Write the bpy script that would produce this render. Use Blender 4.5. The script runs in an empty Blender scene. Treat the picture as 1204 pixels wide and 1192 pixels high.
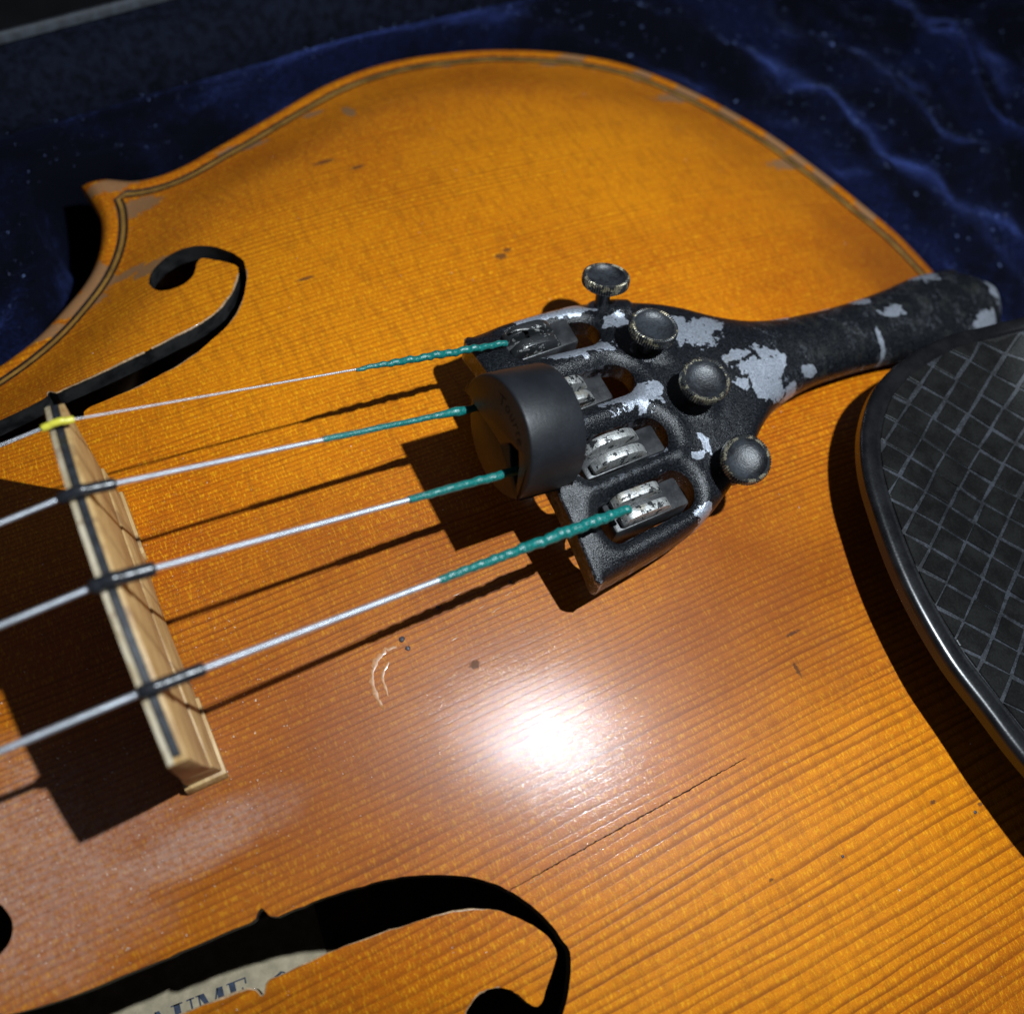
import bpy, bmesh, math, random
import numpy as np
from mathutils import Vector, Matrix
from mathutils.geometry import delaunay_2d_cdt

S = 0.001                                   # everything below is measured in millimetres
scene = bpy.context.scene
C = scene.collection
rng = np.random.default_rng(7)
random.seed(7)

# ------------------------------------------------------------------ camera, world, lamp, exposure
CAM = np.array([9.42, -51.53, 142.78])
RGT = np.array([0.88582785, -0.44516435, 0.13091115])
DWN = np.array([-0.35024021, -0.82652704, -0.4406641])
FWD = np.array([0.30436955, 0.34450218, -0.88807512])
cam_d = bpy.data.cameras.new('camera')
cam = bpy.data.objects.new('camera', cam_d)
C.objects.link(cam)
cam_d.sensor_width = 36.0
cam_d.lens = 36.0 * 1127.8 / 1204
cam_d.clip_start = 0.005
cam_d.clip_end = 20.0
cam.matrix_world = Matrix(((RGT[0], -DWN[0], -FWD[0], CAM[0] * S),
                           (RGT[1], -DWN[1], -FWD[1], CAM[1] * S),
                           (RGT[2], -DWN[2], -FWD[2], CAM[2] * S),
                           (0, 0, 0, 1)))
cam_d.dof.use_dof = True
cam_d.dof.focus_distance = 0.136
cam_d.dof.aperture_fstop = 15.0
scene.camera = cam

world = bpy.data.worlds.new('World')
scene.world = world
world.use_nodes = True
world.node_tree.nodes['Background'].inputs[0].default_value = (0.72, 0.8, 1.0, 1)
world.node_tree.nodes['Background'].inputs[1].default_value = 0.06

lamp_d = bpy.data.lights.new('torch_light', 'SPOT')     # a small bright torch held near the camera
lamp = bpy.data.objects.new('torch_light', lamp_d)
C.objects.link(lamp)
lamp.location = (0.092, -0.041, 0.204)
lamp.rotation_euler = (Vector((0.055, -0.022, 0.014)) - Vector(lamp.location)).to_track_quat('-Z', 'Y').to_euler()
lamp_d.spot_size = math.radians(172)
lamp_d.spot_blend = 0.8
lamp_d.energy = 2.6
lamp_d.color = (0.84, 0.93, 1.0)
lamp_d.shadow_soft_size = 0.0018

vs = scene.view_settings
vs.view_transform = 'Standard'
vs.look = 'None'
vs.exposure = 0.0
vs.gamma = 1.0

# ------------------------------------------------------------------ node helper
class Mat:
    def __init__(self, name):
        self.m = bpy.data.materials.new(name)
        self.m.use_nodes = True
        self.t = self.m.node_tree
        self.b = self.t.nodes['Principled BSDF']
        tc = self.t.nodes.new('ShaderNodeTexCoord')
        self.P = self.vmul(tc.outputs['Object'], (1000, 1000, 1000))
        s = self.t.nodes.new('ShaderNodeSeparateXYZ')
        self.t.links.new(self.P, s.inputs[0])
        self.x, self.y, self.z = s.outputs
    def put(self, sock, v):
        if hasattr(v, 'is_output'):
            self.t.links.new(v, sock)
        elif isinstance(v, (tuple, list)) and len(v) == 3 and sock.type == 'RGBA':
            sock.default_value = (*v, 1)
        else:
            sock.default_value = v
    def set(self, **k):
        for n, v in k.items():
            self.put(self.b.inputs[n.replace('_', ' ')], v)
        return self
    def vmul(self, v, s, off=(0, 0, 0)):
        n = self.t.nodes.new('ShaderNodeVectorMath'); n.operation = 'MULTIPLY_ADD'
        self.put(n.inputs[0], v); n.inputs[1].default_value = s; n.inputs[2].default_value = off
        return n.outputs[0]
    def m_(self, op, a, b=0.0, c=0.0, clamp=False):
        n = self.t.nodes.new('ShaderNodeMath'); n.operation = op; n.use_clamp = clamp
        self.put(n.inputs[0], a); self.put(n.inputs[1], b)
        if op in ('MULTIPLY_ADD', 'SMOOTH_MIN', 'SMOOTH_MAX'):
            self.put(n.inputs[2], c)
        return n.outputs[0]
    def add(self, a, b): return self.m_('ADD', a, b)
    def mul(self, a, b): return self.m_('MULTIPLY', a, b)
    def vec(self, x, y, z=0.0):
        n = self.t.nodes.new('ShaderNodeCombineXYZ')
        for i, v in enumerate((x, y, z)):
            self.put(n.inputs[i], v)
        return n.outputs[0]
    def noise(self, v, scale=1.0, detail=2.0, rough=0.5, dist=0.0):
        n = self.t.nodes.new('ShaderNodeTexNoise')
        self.put(n.inputs['Vector'], v)
        n.inputs['Scale'].default_value = scale; n.inputs['Detail'].default_value = detail
        n.inputs['Roughness'].default_value = rough; n.inputs['Distortion'].default_value = dist
        return n.outputs[0]
    def white(self, w):
        n = self.t.nodes.new('ShaderNodeTexWhiteNoise'); n.noise_dimensions = '1D'
        self.put(n.inputs['W'], w)
        return n.outputs[0]
    def voro(self, v, scale):
        n = self.t.nodes.new('ShaderNodeTexVoronoi')
        self.put(n.inputs['Vector'], v); n.inputs['Scale'].default_value = scale
        return n.outputs[0]
    def step(self, v, lo, hi, a=0.0, b=1.0):
        n = self.t.nodes.new('ShaderNodeMapRange'); n.interpolation_type = 'SMOOTHSTEP'
        self.put(n.inputs[0], v)
        for i, q in enumerate((lo, hi, a, b)):
            n.inputs[i + 1].default_value = q
        return n.outputs[0]
    def mix(self, f, a, b, mode='MIX'):
        n = self.t.nodes.new('ShaderNodeMix'); n.data_type = 'RGBA'; n.blend_type = mode
        self.put(n.inputs[0], f); self.put(n.inputs[6], a); self.put(n.inputs[7], b)
        return n.outputs[2]
    def bump(self, h, dist, strength=1.0, normal=None):
        n = self.t.nodes.new('ShaderNodeBump')
        self.put(n.inputs['Height'], h)
        n.inputs['Distance'].default_value = dist; n.inputs['Strength'].default_value = strength
        if normal is not None:
            self.put(n.inputs['Normal'], normal)
        return n.outputs[0]
    def blobs(self, spots, wob, scale, seed=0.0, soft=0.12):
        """union of ragged ellipses (cx, cy, rx, ry) in the object's x/y, as wear with a shape of its own"""
        off = self.noise(self.vmul(self.P, (1, 1, 1), (seed, seed * 2, 0)), scale, 4, 0.65)
        out = None
        for cx, cy, rx, ry in spots:
            n = self.t.nodes.new('ShaderNodeVectorMath'); n.operation = 'LENGTH'
            self.t.links.new(self.vmul(self.P, (1 / rx, 1 / ry, 0), (-cx / rx, -cy / ry, 0)), n.inputs[0])
            d = n.outputs['Value']
            out = d if out is None else self.m_('MINIMUM', out, d)
        d = self.m_('MULTIPLY_ADD', off, wob, self.add(out, -wob * 0.5))
        return self.step(d, 1 + soft, 1 - soft)

def simple(name, col, rough=0.5, metal=0.0, coat=0.0, coat_rough=0.1, spec=0.5, var=0.25, nscale=0.8, bump=0.0, bscale=3.0):
    M = Mat(name)
    n = M.noise(M.P, nscale, 4, 0.6)
    c = M.mix(M.step(n, 0.3, 0.7), tuple(v * (1 - var) for v in col), tuple(min(1, v * (1 + var)) for v in col))
    M.set(Base_Color=c, Roughness=M.m_('MULTIPLY_ADD', n, 0.25, rough - 0.12), Metallic=metal, Coat_Weight=coat,
          Coat_Roughness=coat_rough, Specular_IOR_Level=spec)
    if bump:
        M.set(Normal=M.bump(M.noise(M.P, bscale, 3, 0.6), bump * S))
    return M.m

# ------------------------------------------------------------------ materials
def spruce():
    M = Mat('varnished_spruce')
    x, y = M.x, M.y
    w1 = M.noise(M.vec(M.mul(x, 0.010), M.mul(y, 0.035)), 1, 1)
    w2 = M.noise(M.vec(M.mul(x, 0.12), M.mul(y, 0.35), 3.3), 1, 2)
    yw = M.add(y, M.add(M.m_('MULTIPLY_ADD', w1, 5.0, -2.5), M.m_('MULTIPLY_ADD', w2, 0.62, -0.31)))
    a = M.m_('ABSOLUTE', M.add(yw, 0.6))
    bass = M.step(yw, -0.4, -0.8)
    rb = M.m_('MULTIPLY_ADD', bass, -105.0, 170.0)
    ph = M.mul(M.mul(rb, 1.42), M.m_('LOGARITHM', M.add(M.m_('DIVIDE', a, rb), 1.0), math.e))
    ph = M.add(ph, M.m_('MULTIPLY_ADD', M.noise(M.vec(M.mul(a, 0.33), 1.7), 1, 1), 1.6, -0.8))
    fr = M.m_('FRACT', ph)
    rid = M.m_('FLOOR', ph)
    late = M.mul(M.step(fr, 0.34, 0.88), M.step(fr, 1.0, 0.93))
    late = M.mul(late, M.m_('MULTIPLY_ADD', M.white(rid), 0.42, 0.58))
    patch = M.noise(M.vec(M.mul(x, 0.05), M.mul(y, 0.12), 9.0), 1, 3)
    latec = M.mul(M.mul(late, M.step(patch, 0.25, 0.65, 0.55, 1.0)), M.m_('MULTIPLY_ADD', bass, 0.35, 0.65))
    # short ray flecks across the grain, fibres along it, and grit in the varnish
    fl = M.noise(M.vec(M.mul(x, 3.4), M.mul(yw, 0.9), 5.0), 1, 2, 0.6)
    fl2 = M.noise(M.vec(M.mul(x, 0.9), M.mul(yw, 0.16), 15.0), 1, 2, 0.6)
    fib = M.noise(M.vec(M.mul(x, 0.55), M.mul(yw, 6.5), 2.0), 1, 3, 0.6)
    big = M.noise(M.vec(M.mul(x, 0.022), M.mul(y, 0.03), 7.0), 1, 4, 0.6)
    tiny = M.noise(M.P, 5.5, 2, 0.7)
    c = M.mix(M.step(big, 0.33, 0.68), (0.57, 0.160, 0.003), (0.41, 0.086, 0.002))
    gold = M.blobs([(44, 44, 40, 26), (95, 62, 34, 18), (60, -70, 60, 18)], 0.8, 0.05, 6.0, 0.6)
    c = M.mix(M.mul(gold, 0.5), c, (0.76, 0.258, 0.003))
    c = M.mix(M.mul(M.step(fl, 0.52, 0.66), 0.62), c, (0.88, 0.40, 0.008))
    c = M.mix(M.mul(M.step(fl2, 0.52, 0.36), 0.32), c, (0.27, 0.072, 0.004))
    c = M.mix(M.mul(M.step(fib, 0.44, 0.75), 0.45), c, (0.32, 0.095, 0.005))
    c = M.mix(M.mul(M.step(tiny, 0.52, 0.74), 0.42), c, (0.92, 0.46, 0.012))
    c = M.mix(M.mul(M.step(tiny, 0.46, 0.28), 0.30), c, (0.20, 0.05, 0.004))
    c = M.mix(M.mul(latec, 0.80), c, (0.110, 0.020, 0.003))
    c = M.mix(M.mul(M.step(y, 5, -45), 0.22), c, (0.24, 0.075, 0.008))
    # the varnish is thicker and redder round the bridge, along the middle and by the saddle
    red = M.blobs([(22, -18, 62, 25), (78, -28, 30, 18), (166, 16, 26, 16)], 0.7, 0.05, 3.0, 0.6)
    c = M.mix(M.mul(red, M.step(big, 0.3, 0.7, 0.48, 0.72)), c, (0.155, 0.036, 0.005))
    # rosin dust lying round the bridge
    dn = M.noise(M.P, 1.5, 5, 0.75)
    dust = M.mul(M.blobs([(-26, -22, 19, 13), (-5, -27.5, 12, 3.2)], 1.1, 0.14, 8.0, 0.55), M.step(dn, 0.36, 0.66, 0.30, 1.0))
    c = M.mix(M.mul(dust, 0.32), c, (0.52, 0.42, 0.37))
    # places where the varnish has chipped down to bare wood
    WEAR = [(21.6, 85.4, 4.2, 2.2), (3.5, 67.6, 6.5, 2.4), (9.8, 72.0, 3.6, 3.6), (-3, 63.8, 5, 1.6),
                    (19, 67.6, 3.2, 1.5), (15.2, 69.6, 3.4, 1.0), (19.5, 92.4, 7.5, 1.5), (60, 97, 2.4, 0.8),
                    (92, 102.4, 2.5, 0.8), (140, 78, 10, 1.8), (152.6, 53, 9, 1.9), (118, 96.0, 7, 1.3), (66, 93, 1.0, 2.4), (131.5, 86.5, 2.6, 1.6), (138.5, 79, 2.6, 2.0), (145, 70, 2.2, 2.6), (150.3, 59.5, 1.8, 3.2), (154.6, 47.5, 1.7, 3.4), (158, 36, 1.5, 3.4), (44, 93.2, 5, 1.0)]
    wear = M.blobs(WEAR, 1.7, 0.85, 1.0, 0.08)
    rim = M.mul(M.m_('SUBTRACT', M.blobs(WEAR, 1.7, 0.85, 1.0, 0.30), wear, clamp=True), 0.6)
    c = M.mix(rim, c, (0.09, 0.035, 0.012))
    c = M.mix(M.mul(wear, M.step(tiny, 0.3, 0.6, 0.7, 0.95)), c, (0.24, 0.130, 0.060))
    # old dents and specks
    dent = M.blobs([(74.4, 43.7, 1.1, 0.7), (76.0, 44.6, 0.8, 0.4), (37.6, -21.5, 0.75, 0.6), (83.7, -36.4, 1.2, 0.28),
                    (81.2, -41.3, 0.3, 1.1), (62, -64, 0.3, 0.25), (90, -66, 0.45, 0.35),
                    (97, -69.5, 0.4, 0.35), (55, 78, 2.0, 0.55), (60, 74, 1.4, 0.5), (41, 51, 1.5, 0.4)],
                   2.4, 2.2, 4.0, 0.35)
    c = M.mix(M.mul(dent, 0.75), c, (0.050, 0.026, 0.018))
    h = M.add(M.mul(late, -0.22), M.add(M.mul(fib, 0.40), M.mul(tiny, 0.60)))
    nrm = M.bump(h, 0.028 * S)
    rr = M.noise(M.P, 0.09, 3, 0.6)
    M.set(Base_Color=c, Roughness=M.add(M.step(rr, 0.3, 0.7, 0.34, 0.39), M.mul(M.add(dust, wear), 0.2)), Specular_IOR_Level=M.m_('MULTIPLY_ADD', dent, -0.15, 0.22), Normal=nrm,
          Coat_Weight=M.m_('SUBTRACT', 0.20, M.mul(M.add(M.add(wear, dent), M.mul(dust, 0.5)), 0.20), clamp=True),
          Coat_Roughness=M.step(rr, 0.3, 0.7, 0.05, 0.08), Coat_Normal=nrm, Coat_IOR=1.5)
    return M.m

def maple(name, col, dark):
    M = Mat(name)
    g = M.noise(M.vec(M.mul(M.x, 0.9), M.mul(M.y, 0.16), M.mul(M.z, 0.7)), 1, 4, 0.6, 0.6)
    f = M.noise(M.vec(M.mul(M.x, 2.5), M.mul(M.y, 0.9), M.mul(M.z, 4.0)), 1, 3, 0.6)
    c = M.mix(M.step(g, 0.35, 0.66), col, dark)
    c = M.mix(M.mul(M.step(f, 0.55, 0.75), 0.6), c, tuple(v * 0.6 for v in dark))
    c = M.mix(M.mul(M.blobs([(1.5, 13.0, 3, 1.1), (1.5, 2.2, 3, .4), (1.5, -9, 3, .5)], 1.4, 0.8, 2.0, 0.3), 0.5), c, (0.16, 0.075, 0.03))
    M.set(Base_Color=c, Roughness=0.52, Normal=M.bump(M.add(f, g), 0.05 * S))
    return M.m

def chipped_paint():
    M = Mat('chipped_black_paint')
    chips = [(70.6, 13.0, 5.0, 1.9), (66.5, 12.4, 2.2, 1.0), (73.6, 2.2, 4.6, 2.2), (77.5, 2.6, 1.6, 1.4), (79.5, 17.0, 2.4, 1.6), (76, 21.6, 4.4, 1.4), (92.0, 10.8, 5.0, 2.8), (88, 13.8, 3, 1.4), (98.0, 0.2, 4.6, 4.2),
             (101.5, 2.6, 2.6, 3.0), (95.5, 4.6, 2.6, 1.0), (69.0, 21.6, 4.6, 1.0), (72.9, -6.2, 2.4, 0.9), (59.2, -6.0, 1.5, 1.2), (75.9, -17.0, 1.7, 1.3),
             (132.2, 5.3, 2.8, 1.3), (128.5, 9.6, 2.4, 1.2), (148, 11.8, 3.0, 1.8), (160.8, 4, 2.4, 6.0), (153, -1.4, 3.0, 3.0), (108, -0.6, 1.4, 0.8), (103, -3.0, 1.6, 1.2),
             (126, 0.4, 0.5, 3.2), (63.5, 3.0, 0.8, 0.6), (81, -7.6, 0.8, 1.8), (79.4, -9.0, 1.8, 0.6), (110, 10.6, 2, 0.8), (119, 10.4, 3, 0.7)]
    geo = M.t.nodes.new('ShaderNodeNewGeometry')
    edge = M.mul(M.step(geo.outputs['Pointiness'], 0.535, 0.60), M.step(M.noise(M.P, 0.8, 4, 0.7), 0.50, 0.56))
    big = M.m_('MAXIMUM', M.mul(M.blobs(chips, 2.8, 0.42, 2.0, 0.012), M.step(M.noise(M.P, 0.9, 3, 0.6), 0.31, 0.33)), M.mul(edge, 0.8))
    fine = M.step(M.noise(M.P, 1.1, 5, 0.75), 0.675, 0.69)
    cr = M.noise(M.vec(M.mul(M.x, 0.9), M.mul(M.y, 0.35), M.mul(M.z, 0.35)), 1, 4, 0.7)
    crack = M.mul(M.step(M.m_('ABSOLUTE', M.add(cr, -0.5)), 0.010, 0.0), M.mul(M.step(M.x, 98, 108), M.step(M.noise(M.P, 0.22, 2), 0.50, 0.60)))
    chip = M.m_('MAXIMUM', big, M.m_('MAXIMUM', M.mul(fine, 0.5), M.mul(crack, 0.8)))
    grit = M.noise(M.P, 3.6, 3, 0.75)
    soft = M.noise(M.P, 0.35, 4, 0.6)
    black = M.mix(M.step(grit, 0.45, 0.75), (0.003, 0.0035, 0.0045), (0.022, 0.025, 0.031))
    black = M.mix(M.mul(M.step(soft, 0.50, 0.7), M.step(M.x, 100, 112)), black, (0.018, 0.018, 0.016))
    bare = M.mix(M.step(grit, 0.35, 0.7), (0.36, 0.39, 0.45), (0.62, 0.66, 0.74))
    bare = M.mix(M.mul(M.step(soft, 0.6, 0.75), 0.4), bare, (0.45, 0.42, 0.34))
    h = M.add(M.mul(chip, -2.0), M.add(M.mul(grit, 1.6), M.mul(soft, 2.5)))
    M.set(Base_Color=M.mix(chip, black, bare), Roughness=M.add(M.m_('MULTIPLY_ADD', grit, 0.5, 0.06), M.mul(chip, 0.05)), Metallic=M.mul(chip, 0.7),
          Specular_IOR_Level=0.5, Normal=M.bump(h, 0.065 * S))
    return M.m

def worn_metal(name, amount, base=(0.62, 0.62, 0.60)):
    M = Mat(name)
    n = M.noise(M.P, 0.85, 5, 0.65)
    scr = M.noise(M.vec(M.mul(M.x, 0.8), M.mul(M.y, 5.0), M.mul(M.z, 2.0)), 1, 3, 0.6)
    scr2 = M.noise(M.vec(M.mul(M.x, 6.0), M.mul(M.y, 0.8), M.mul(M.z, 0.8)), 1, 2, 0.6)
    paint = M.step(n, amount, amount - 0.02)
    met = M.mix(M.step(scr2, 0.35, 0.65), base, tuple(v * 0.62 for v in base))
    met = M.mix(M.mul(M.step(M.noise(M.P, 0.5, 3), 0.55, 0.7), 0.5), met, (0.40, 0.34, 0.22))
    M.set(Base_Color=M.mix(paint, met, (0.015, 0.016, 0.017)), Metallic=M.m_('MULTIPLY_ADD', paint, -0.75, 0.75), Roughness=M.m_('MULTIPLY_ADD', scr, 0.3, 0.26),
          Normal=M.bump(M.add(M.mul(paint, 2.0), scr), 0.05 * S))
    return M.m

def velvet():
    M = Mat('crushed_blue_velvet')
    at = M.t.nodes.new('ShaderNodeAttribute'); at.attribute_name = 'nap_lit'
    f = M.noise(M.P, 1.6, 3, 0.75)
    g = M.noise(M.P, 0.32, 3, 0.65)
    pile = M.mul(M.step(M.add(at.outputs['Fac'], M.m_('MULTIPLY_ADD', g, 0.7, -0.35)), 0.34, 1.05), M.step(f, 0.38, 0.66, 0.15, 1.0))
    c = M.mix(pile, (0.0010, 0.0014, 0.005), (0.005, 0.009, 0.046))
    M.set(Base_Color=c, Roughness=0.9, Specular_IOR_Level=0.1, Sheen_Weight=M.m_('MULTIPLY_ADD', pile, 0.9, 0.03), Sheen_Roughness=0.32,
          Sheen_Tint=(0.14, 0.22, 0.80), Normal=M.bump(f, 0.5 * S))
    return M.m

def silk():
    M = Mat('green_silk')
    n = M.noise(M.vec(M.mul(M.x, 3.0), M.mul(M.y, 7), M.mul(M.z, 7)), 1, 3, 0.6)
    M.set(Base_Color=M.mix(M.step(n, 0.3, 0.7), (0.000, 0.055, 0.050), (0.006, 0.175, 0.155)), Roughness=0.33, Specular_IOR_Level=0.6,
          Normal=M.bump(n, 0.06 * S))
    return M.m

def wound(name, col):
    M = Mat(name)
    w = M.m_('SINE', M.mul(M.x, 2 * math.pi / 0.30))
    n = M.noise(M.vec(M.mul(M.x, 0.8), M.y, M.z), 1, 3)
    M.set(Base_Color=M.mix(M.step(n, 0.3, 0.7), col, tuple(v * 0.8 for v in col)), Metallic=0.72, Roughness=0.37, Normal=M.bump(w, 0.02 * S))
    return M.m

def satin_black(name, lo, hi, rough, dusty=0.0, dust_col=(0.20, 0.21, 0.23), bump=0.03, spec=0.5):
    M = Mat(name)
    n = M.noise(M.P, 0.28, 4, 0.6)
    g = M.noise(M.P, 3.2, 3, 0.65)
    c = M.mix(M.step(n, 0.35, 0.65), lo, hi)
    if dusty:
        c = M.mix(M.mul(M.step(M.add(M.mul(n, 0.5), M.mul(g, 0.5)), 0.44, 0.62), dusty), c, dust_col)
    M.set(Base_Color=c, Roughness=M.m_('MULTIPLY_ADD', g, 0.22, rough - 0.1), Specular_IOR_Level=spec, Normal=M.bump(M.add(g, n), bump * S))
    return M.m

MT = dict(
    spruce=spruce(),
    ebonised=satin_black('blackened_edge', (0.008, 0.008, 0.008), (0.03, 0.03, 0.03), 0.42),
    edge=simple('worn_plate_edge', (0.30, 0.115, 0.014), 0.4, coat=0.6, coat_rough=0.2, var=0.35, nscale=0.3),
    inner=simple('bare_inner_wood', (0.09, 0.052, 0.026), 0.9, var=0.3, nscale=0.2),
    rib=simple('varnished_maple', (0.30, 0.10, 0.012), 0.35, coat=0.7, coat_rough=0.15, var=0.35, nscale=0.15),
    purf_black=simple('purfling_black', (0.014, 0.008, 0.005), 0.5, var=0.5, nscale=0.35),
    purf_pale=simple('purfling_pale', (0.30, 0.15, 0.025), 0.45, coat=0.5, var=0.35, nscale=0.22),
    ebony=satin_black('ebony', (0.006, 0.006, 0.006), (0.016, 0.014, 0.013), 0.35),
    paper=simple('old_paper', (0.36, 0.30, 0.20), 0.9, var=0.18, nscale=0.5, bump=0.05),
    ink=simple('label_ink', (0.030, 0.042, 0.070), 0.85, var=0.4, nscale=1.2),
    maple=maple('bridge_maple', (0.50, 0.325, 0.135), (0.33, 0.185, 0.065)),
    maple_pale=maple('bridge_crown_maple', (0.55, 0.47, 0.34), (0.38, 0.29, 0.17)),
    graphite=simple('crown_graphite', (0.020, 0.022, 0.026), 0.4, var=0.4, nscale=0.8),
    silver=wound('silver_winding', (0.62, 0.65, 0.70)),
    steel=wound('steel_wire', (0.66, 0.66, 0.68)),
    silk=silk(),
    sleeve_black=simple('black_tubing', (0.014, 0.015, 0.018), 0.28, var=0.3),
    sleeve_yellow=simple('yellow_tubing', (0.55, 0.50, 0.05), 0.30, var=0.12),
    paint=chipped_paint(),
    prong=worn_metal('scuffed_nickel', 0.45),
    prong_dark=worn_metal('painted_lever', 0.60),
    lever=satin_black('lever_black', (0.010, 0.010, 0.011), (0.035, 0.036, 0.038), 0.4),
    knob=satin_black('blackened_brass', (0.004, 0.004, 0.005), (0.016, 0.018, 0.022), 0.40, 0.35, (0.05, 0.055, 0.062), bump=0.06),
    knurl=worn_metal('worn_brass_knurl', 0.53, (0.40, 0.36, 0.26)),
    rubber=satin_black('black_rubber', (0.007, 0.008, 0.010), (0.011, 0.012, 0.0145), 0.44, spec=0.33),
    rubber_ink=simple('rubber_engraving', (0.004, 0.004, 0.004), 0.9),
    chin_rim=satin_black('chinrest_gloss', (0.003, 0.003, 0.0035), (0.007, 0.007, 0.008), 0.27, 0.0, bump=0.008),
    chin_groove=satin_black('dusty_groove', (0.005, 0.0055, 0.007), (0.016, 0.0175, 0.022), 0.50, 0.75, (0.040, 0.044, 0.054)),
    chin_pad=satin_black('chinrest_pad', (0.003, 0.003, 0.0026), (0.007, 0.007, 0.006), 0.31, 0.2, (0.014, 0.015, 0.017), bump=0.02, spec=0.5),
    cork=simple('cork', (0.30, 0.17, 0.08), 0.9, var=0.4, nscale=1.0),
    velvet=velvet(),
    binding=simple('grey_black_binding', (0.0045, 0.006, 0.013), 0.9, var=0.6, nscale=0.5, bump=0.4, bscale=1.2, spec=0.1),
    piping=simple('grey_piping', (0.035, 0.04, 0.05), 0.7, var=0.4, nscale=0.6),
    shell=simple('case_shell', (0.003, 0.003, 0.004), 0.6, var=0.3, nscale=0.2),
    ground=simple('dark_ground', (0.010, 0.010, 0.011), 0.9, var=0.4, nscale=0.02, spec=0.1),
    lint=simple('lint', (0.17, 0.24, 0.50), 0.4, var=0.6),
    grain_dust=simple('rosin_grain', (0.80, 0.72, 0.62), 0.25, var=0.2),
    bare_lit_edge=simple('bare_lit_edge_wood', (0.34, 0.22, 0.12), 0.4, coat=0.5, var=0.4, nscale=2.0),  # worn wood, kept pale so the colour carries the edge highlight
    crack=simple('crack_dirt', (0.022, 0.010, 0.006), 0.9, spec=0.05),
    scuff=simple('pale_scuff', (0.34, 0.15, 0.05), 0.4, coat=0.25, var=0.2, nscale=2.0),
    debris=simple('dark_crumb', (0.05, 0.04, 0.045), 0.5, var=0.5, nscale=4.0),
    brassy=simple('tail_wire', (0.55, 0.52, 0.42), 0.4, metal=0.8),
)

# ------------------------------------------------------------------ mesh helpers (millimetres in, metres out)
def thing(name, label, cat, base, group=None):
    o = bpy.data.objects.new(name, None)
    o.empty_display_size = 0.01
    C.objects.link(o)
    o.location = [v * S for v in base]
    o['label'] = label; o['category'] = cat
    if group:
        o['group'] = group
    return o

def attach(o, parent):
    if parent is not None:
        o.parent = parent
        if parent.type == 'EMPTY':
            o.location = [-v for v in parent.location]

def mobj(name, verts, faces, mats, parent=None, smooth=True, idx=None, label=None, auto=None):
    me = bpy.data.meshes.new(name)
    me.from_pydata([tuple(float(c) * S for c in v) for v in verts], [], [tuple(int(i) for i in f) for f in faces])
    for m in (mats if isinstance(mats, (list, tuple)) else [mats]):
        me.materials.append(MT[m])
    if idx is not None:
        me.polygons.foreach_set('material_index', np.array(idx, dtype=np.int32))
    me.polygons.foreach_set('use_smooth', np.full(len(me.polygons), bool(smooth)))
    if auto is not None:
        me.set_sharp_from_angle(angle=math.radians(auto))
    me.update()
    o = bpy.data.objects.new(name, me)
    C.objects.link(o)
    attach(o, parent)
    if label:
        o['label'] = label
    return o

def from_bm(name, bm, mats, parent=None, smooth=True, auto=35, label=None):
    bmesh.ops.recalc_face_normals(bm, faces=bm.faces)
    me = bpy.data.meshes.new(name)
    bm.to_mesh(me); bm.free()
    for v in me.vertices:
        v.co *= S
    for m in (mats if isinstance(mats, (list, tuple)) else [mats]):
        me.materials.append(MT[m])
    me.polygons.foreach_set('use_smooth', np.full(len(me.polygons), bool(smooth)))
    if smooth and auto:
        me.set_sharp_from_angle(angle=math.radians(auto))
    o = bpy.data.objects.new(name, me)
    C.objects.link(o)
    attach(o, parent)
    if label:
        o['label'] = label
    return o

def catmull(P, n=12):
    P = np.array(P, float); out = []
    ext = np.vstack([2 * P[0] - P[1], P, 2 * P[-1] - P[-2]])
    for i in range(len(P) - 1):
        p0, p1, p2, p3 = ext[i:i + 4]
        L = np.linalg.norm
        d = L(p2 - p1)
        m1 = (p2 - p0) / (L(p2 - p1) + L(p1 - p0)) * d
        m2 = (p3 - p1) / (L(p3 - p2) + L(p2 - p1)) * d
        for k in range(n):
            t = k / n
            out.append((2 * t ** 3 - 3 * t ** 2 + 1) * p1 + (t ** 3 - 2 * t ** 2 + t) * m1 + (-2 * t ** 3 + 3 * t ** 2) * p2 + (t ** 3 - t ** 2) * m2)
    out.append(P[-1])
    return np.array(out)

def closed_spline(P, n=6):
    P = [tuple(p) for p in P]
    k = len(P)
    c = catmull([P[-2], P[-1]] + P + [P[0], P[1], P[2]], n)
    return c[2 * n:(2 + k) * n]

def resample(P, step):
    s = np.r_[0, np.cumsum(np.linalg.norm(np.diff(P, axis=0), axis=1))]
    n = max(2, int(round(s[-1] / step)) + 1)
    t = np.linspace(0, s[-1], n)
    return np.c_[np.interp(t, s, P[:, 0]), np.interp(t, s, P[:, 1])]

def dist(pts, O):
    d = np.full(len(pts), 1e9)
    for a, b in zip(O, np.roll(O, -1, 0)):
        ab = b - a
        q = ab @ ab
        if q < 1e-12:
            continue
        t = np.clip(((pts - a) @ ab) / q, 0, 1)
        d = np.minimum(d, np.hypot(*(pts - a - t[:, None] * ab).T))
    return d

def inside(pts, O):
    x, y = pts.T
    c = np.zeros(len(pts), bool)
    for a, b in zip(O, np.roll(O, -1, 0)):
        if a[1] == b[1]:
            continue
        c ^= ((a[1] > y) != (b[1] > y)) & (x < (b[0] - a[0]) * (y - a[1]) / (b[1] - a[1]) + a[0])
    return c

def sstep(v, a, b):
    t = np.clip((v - a) / (b - a), 0, 1)
    return t * t * (3 - 2 * t)

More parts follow.
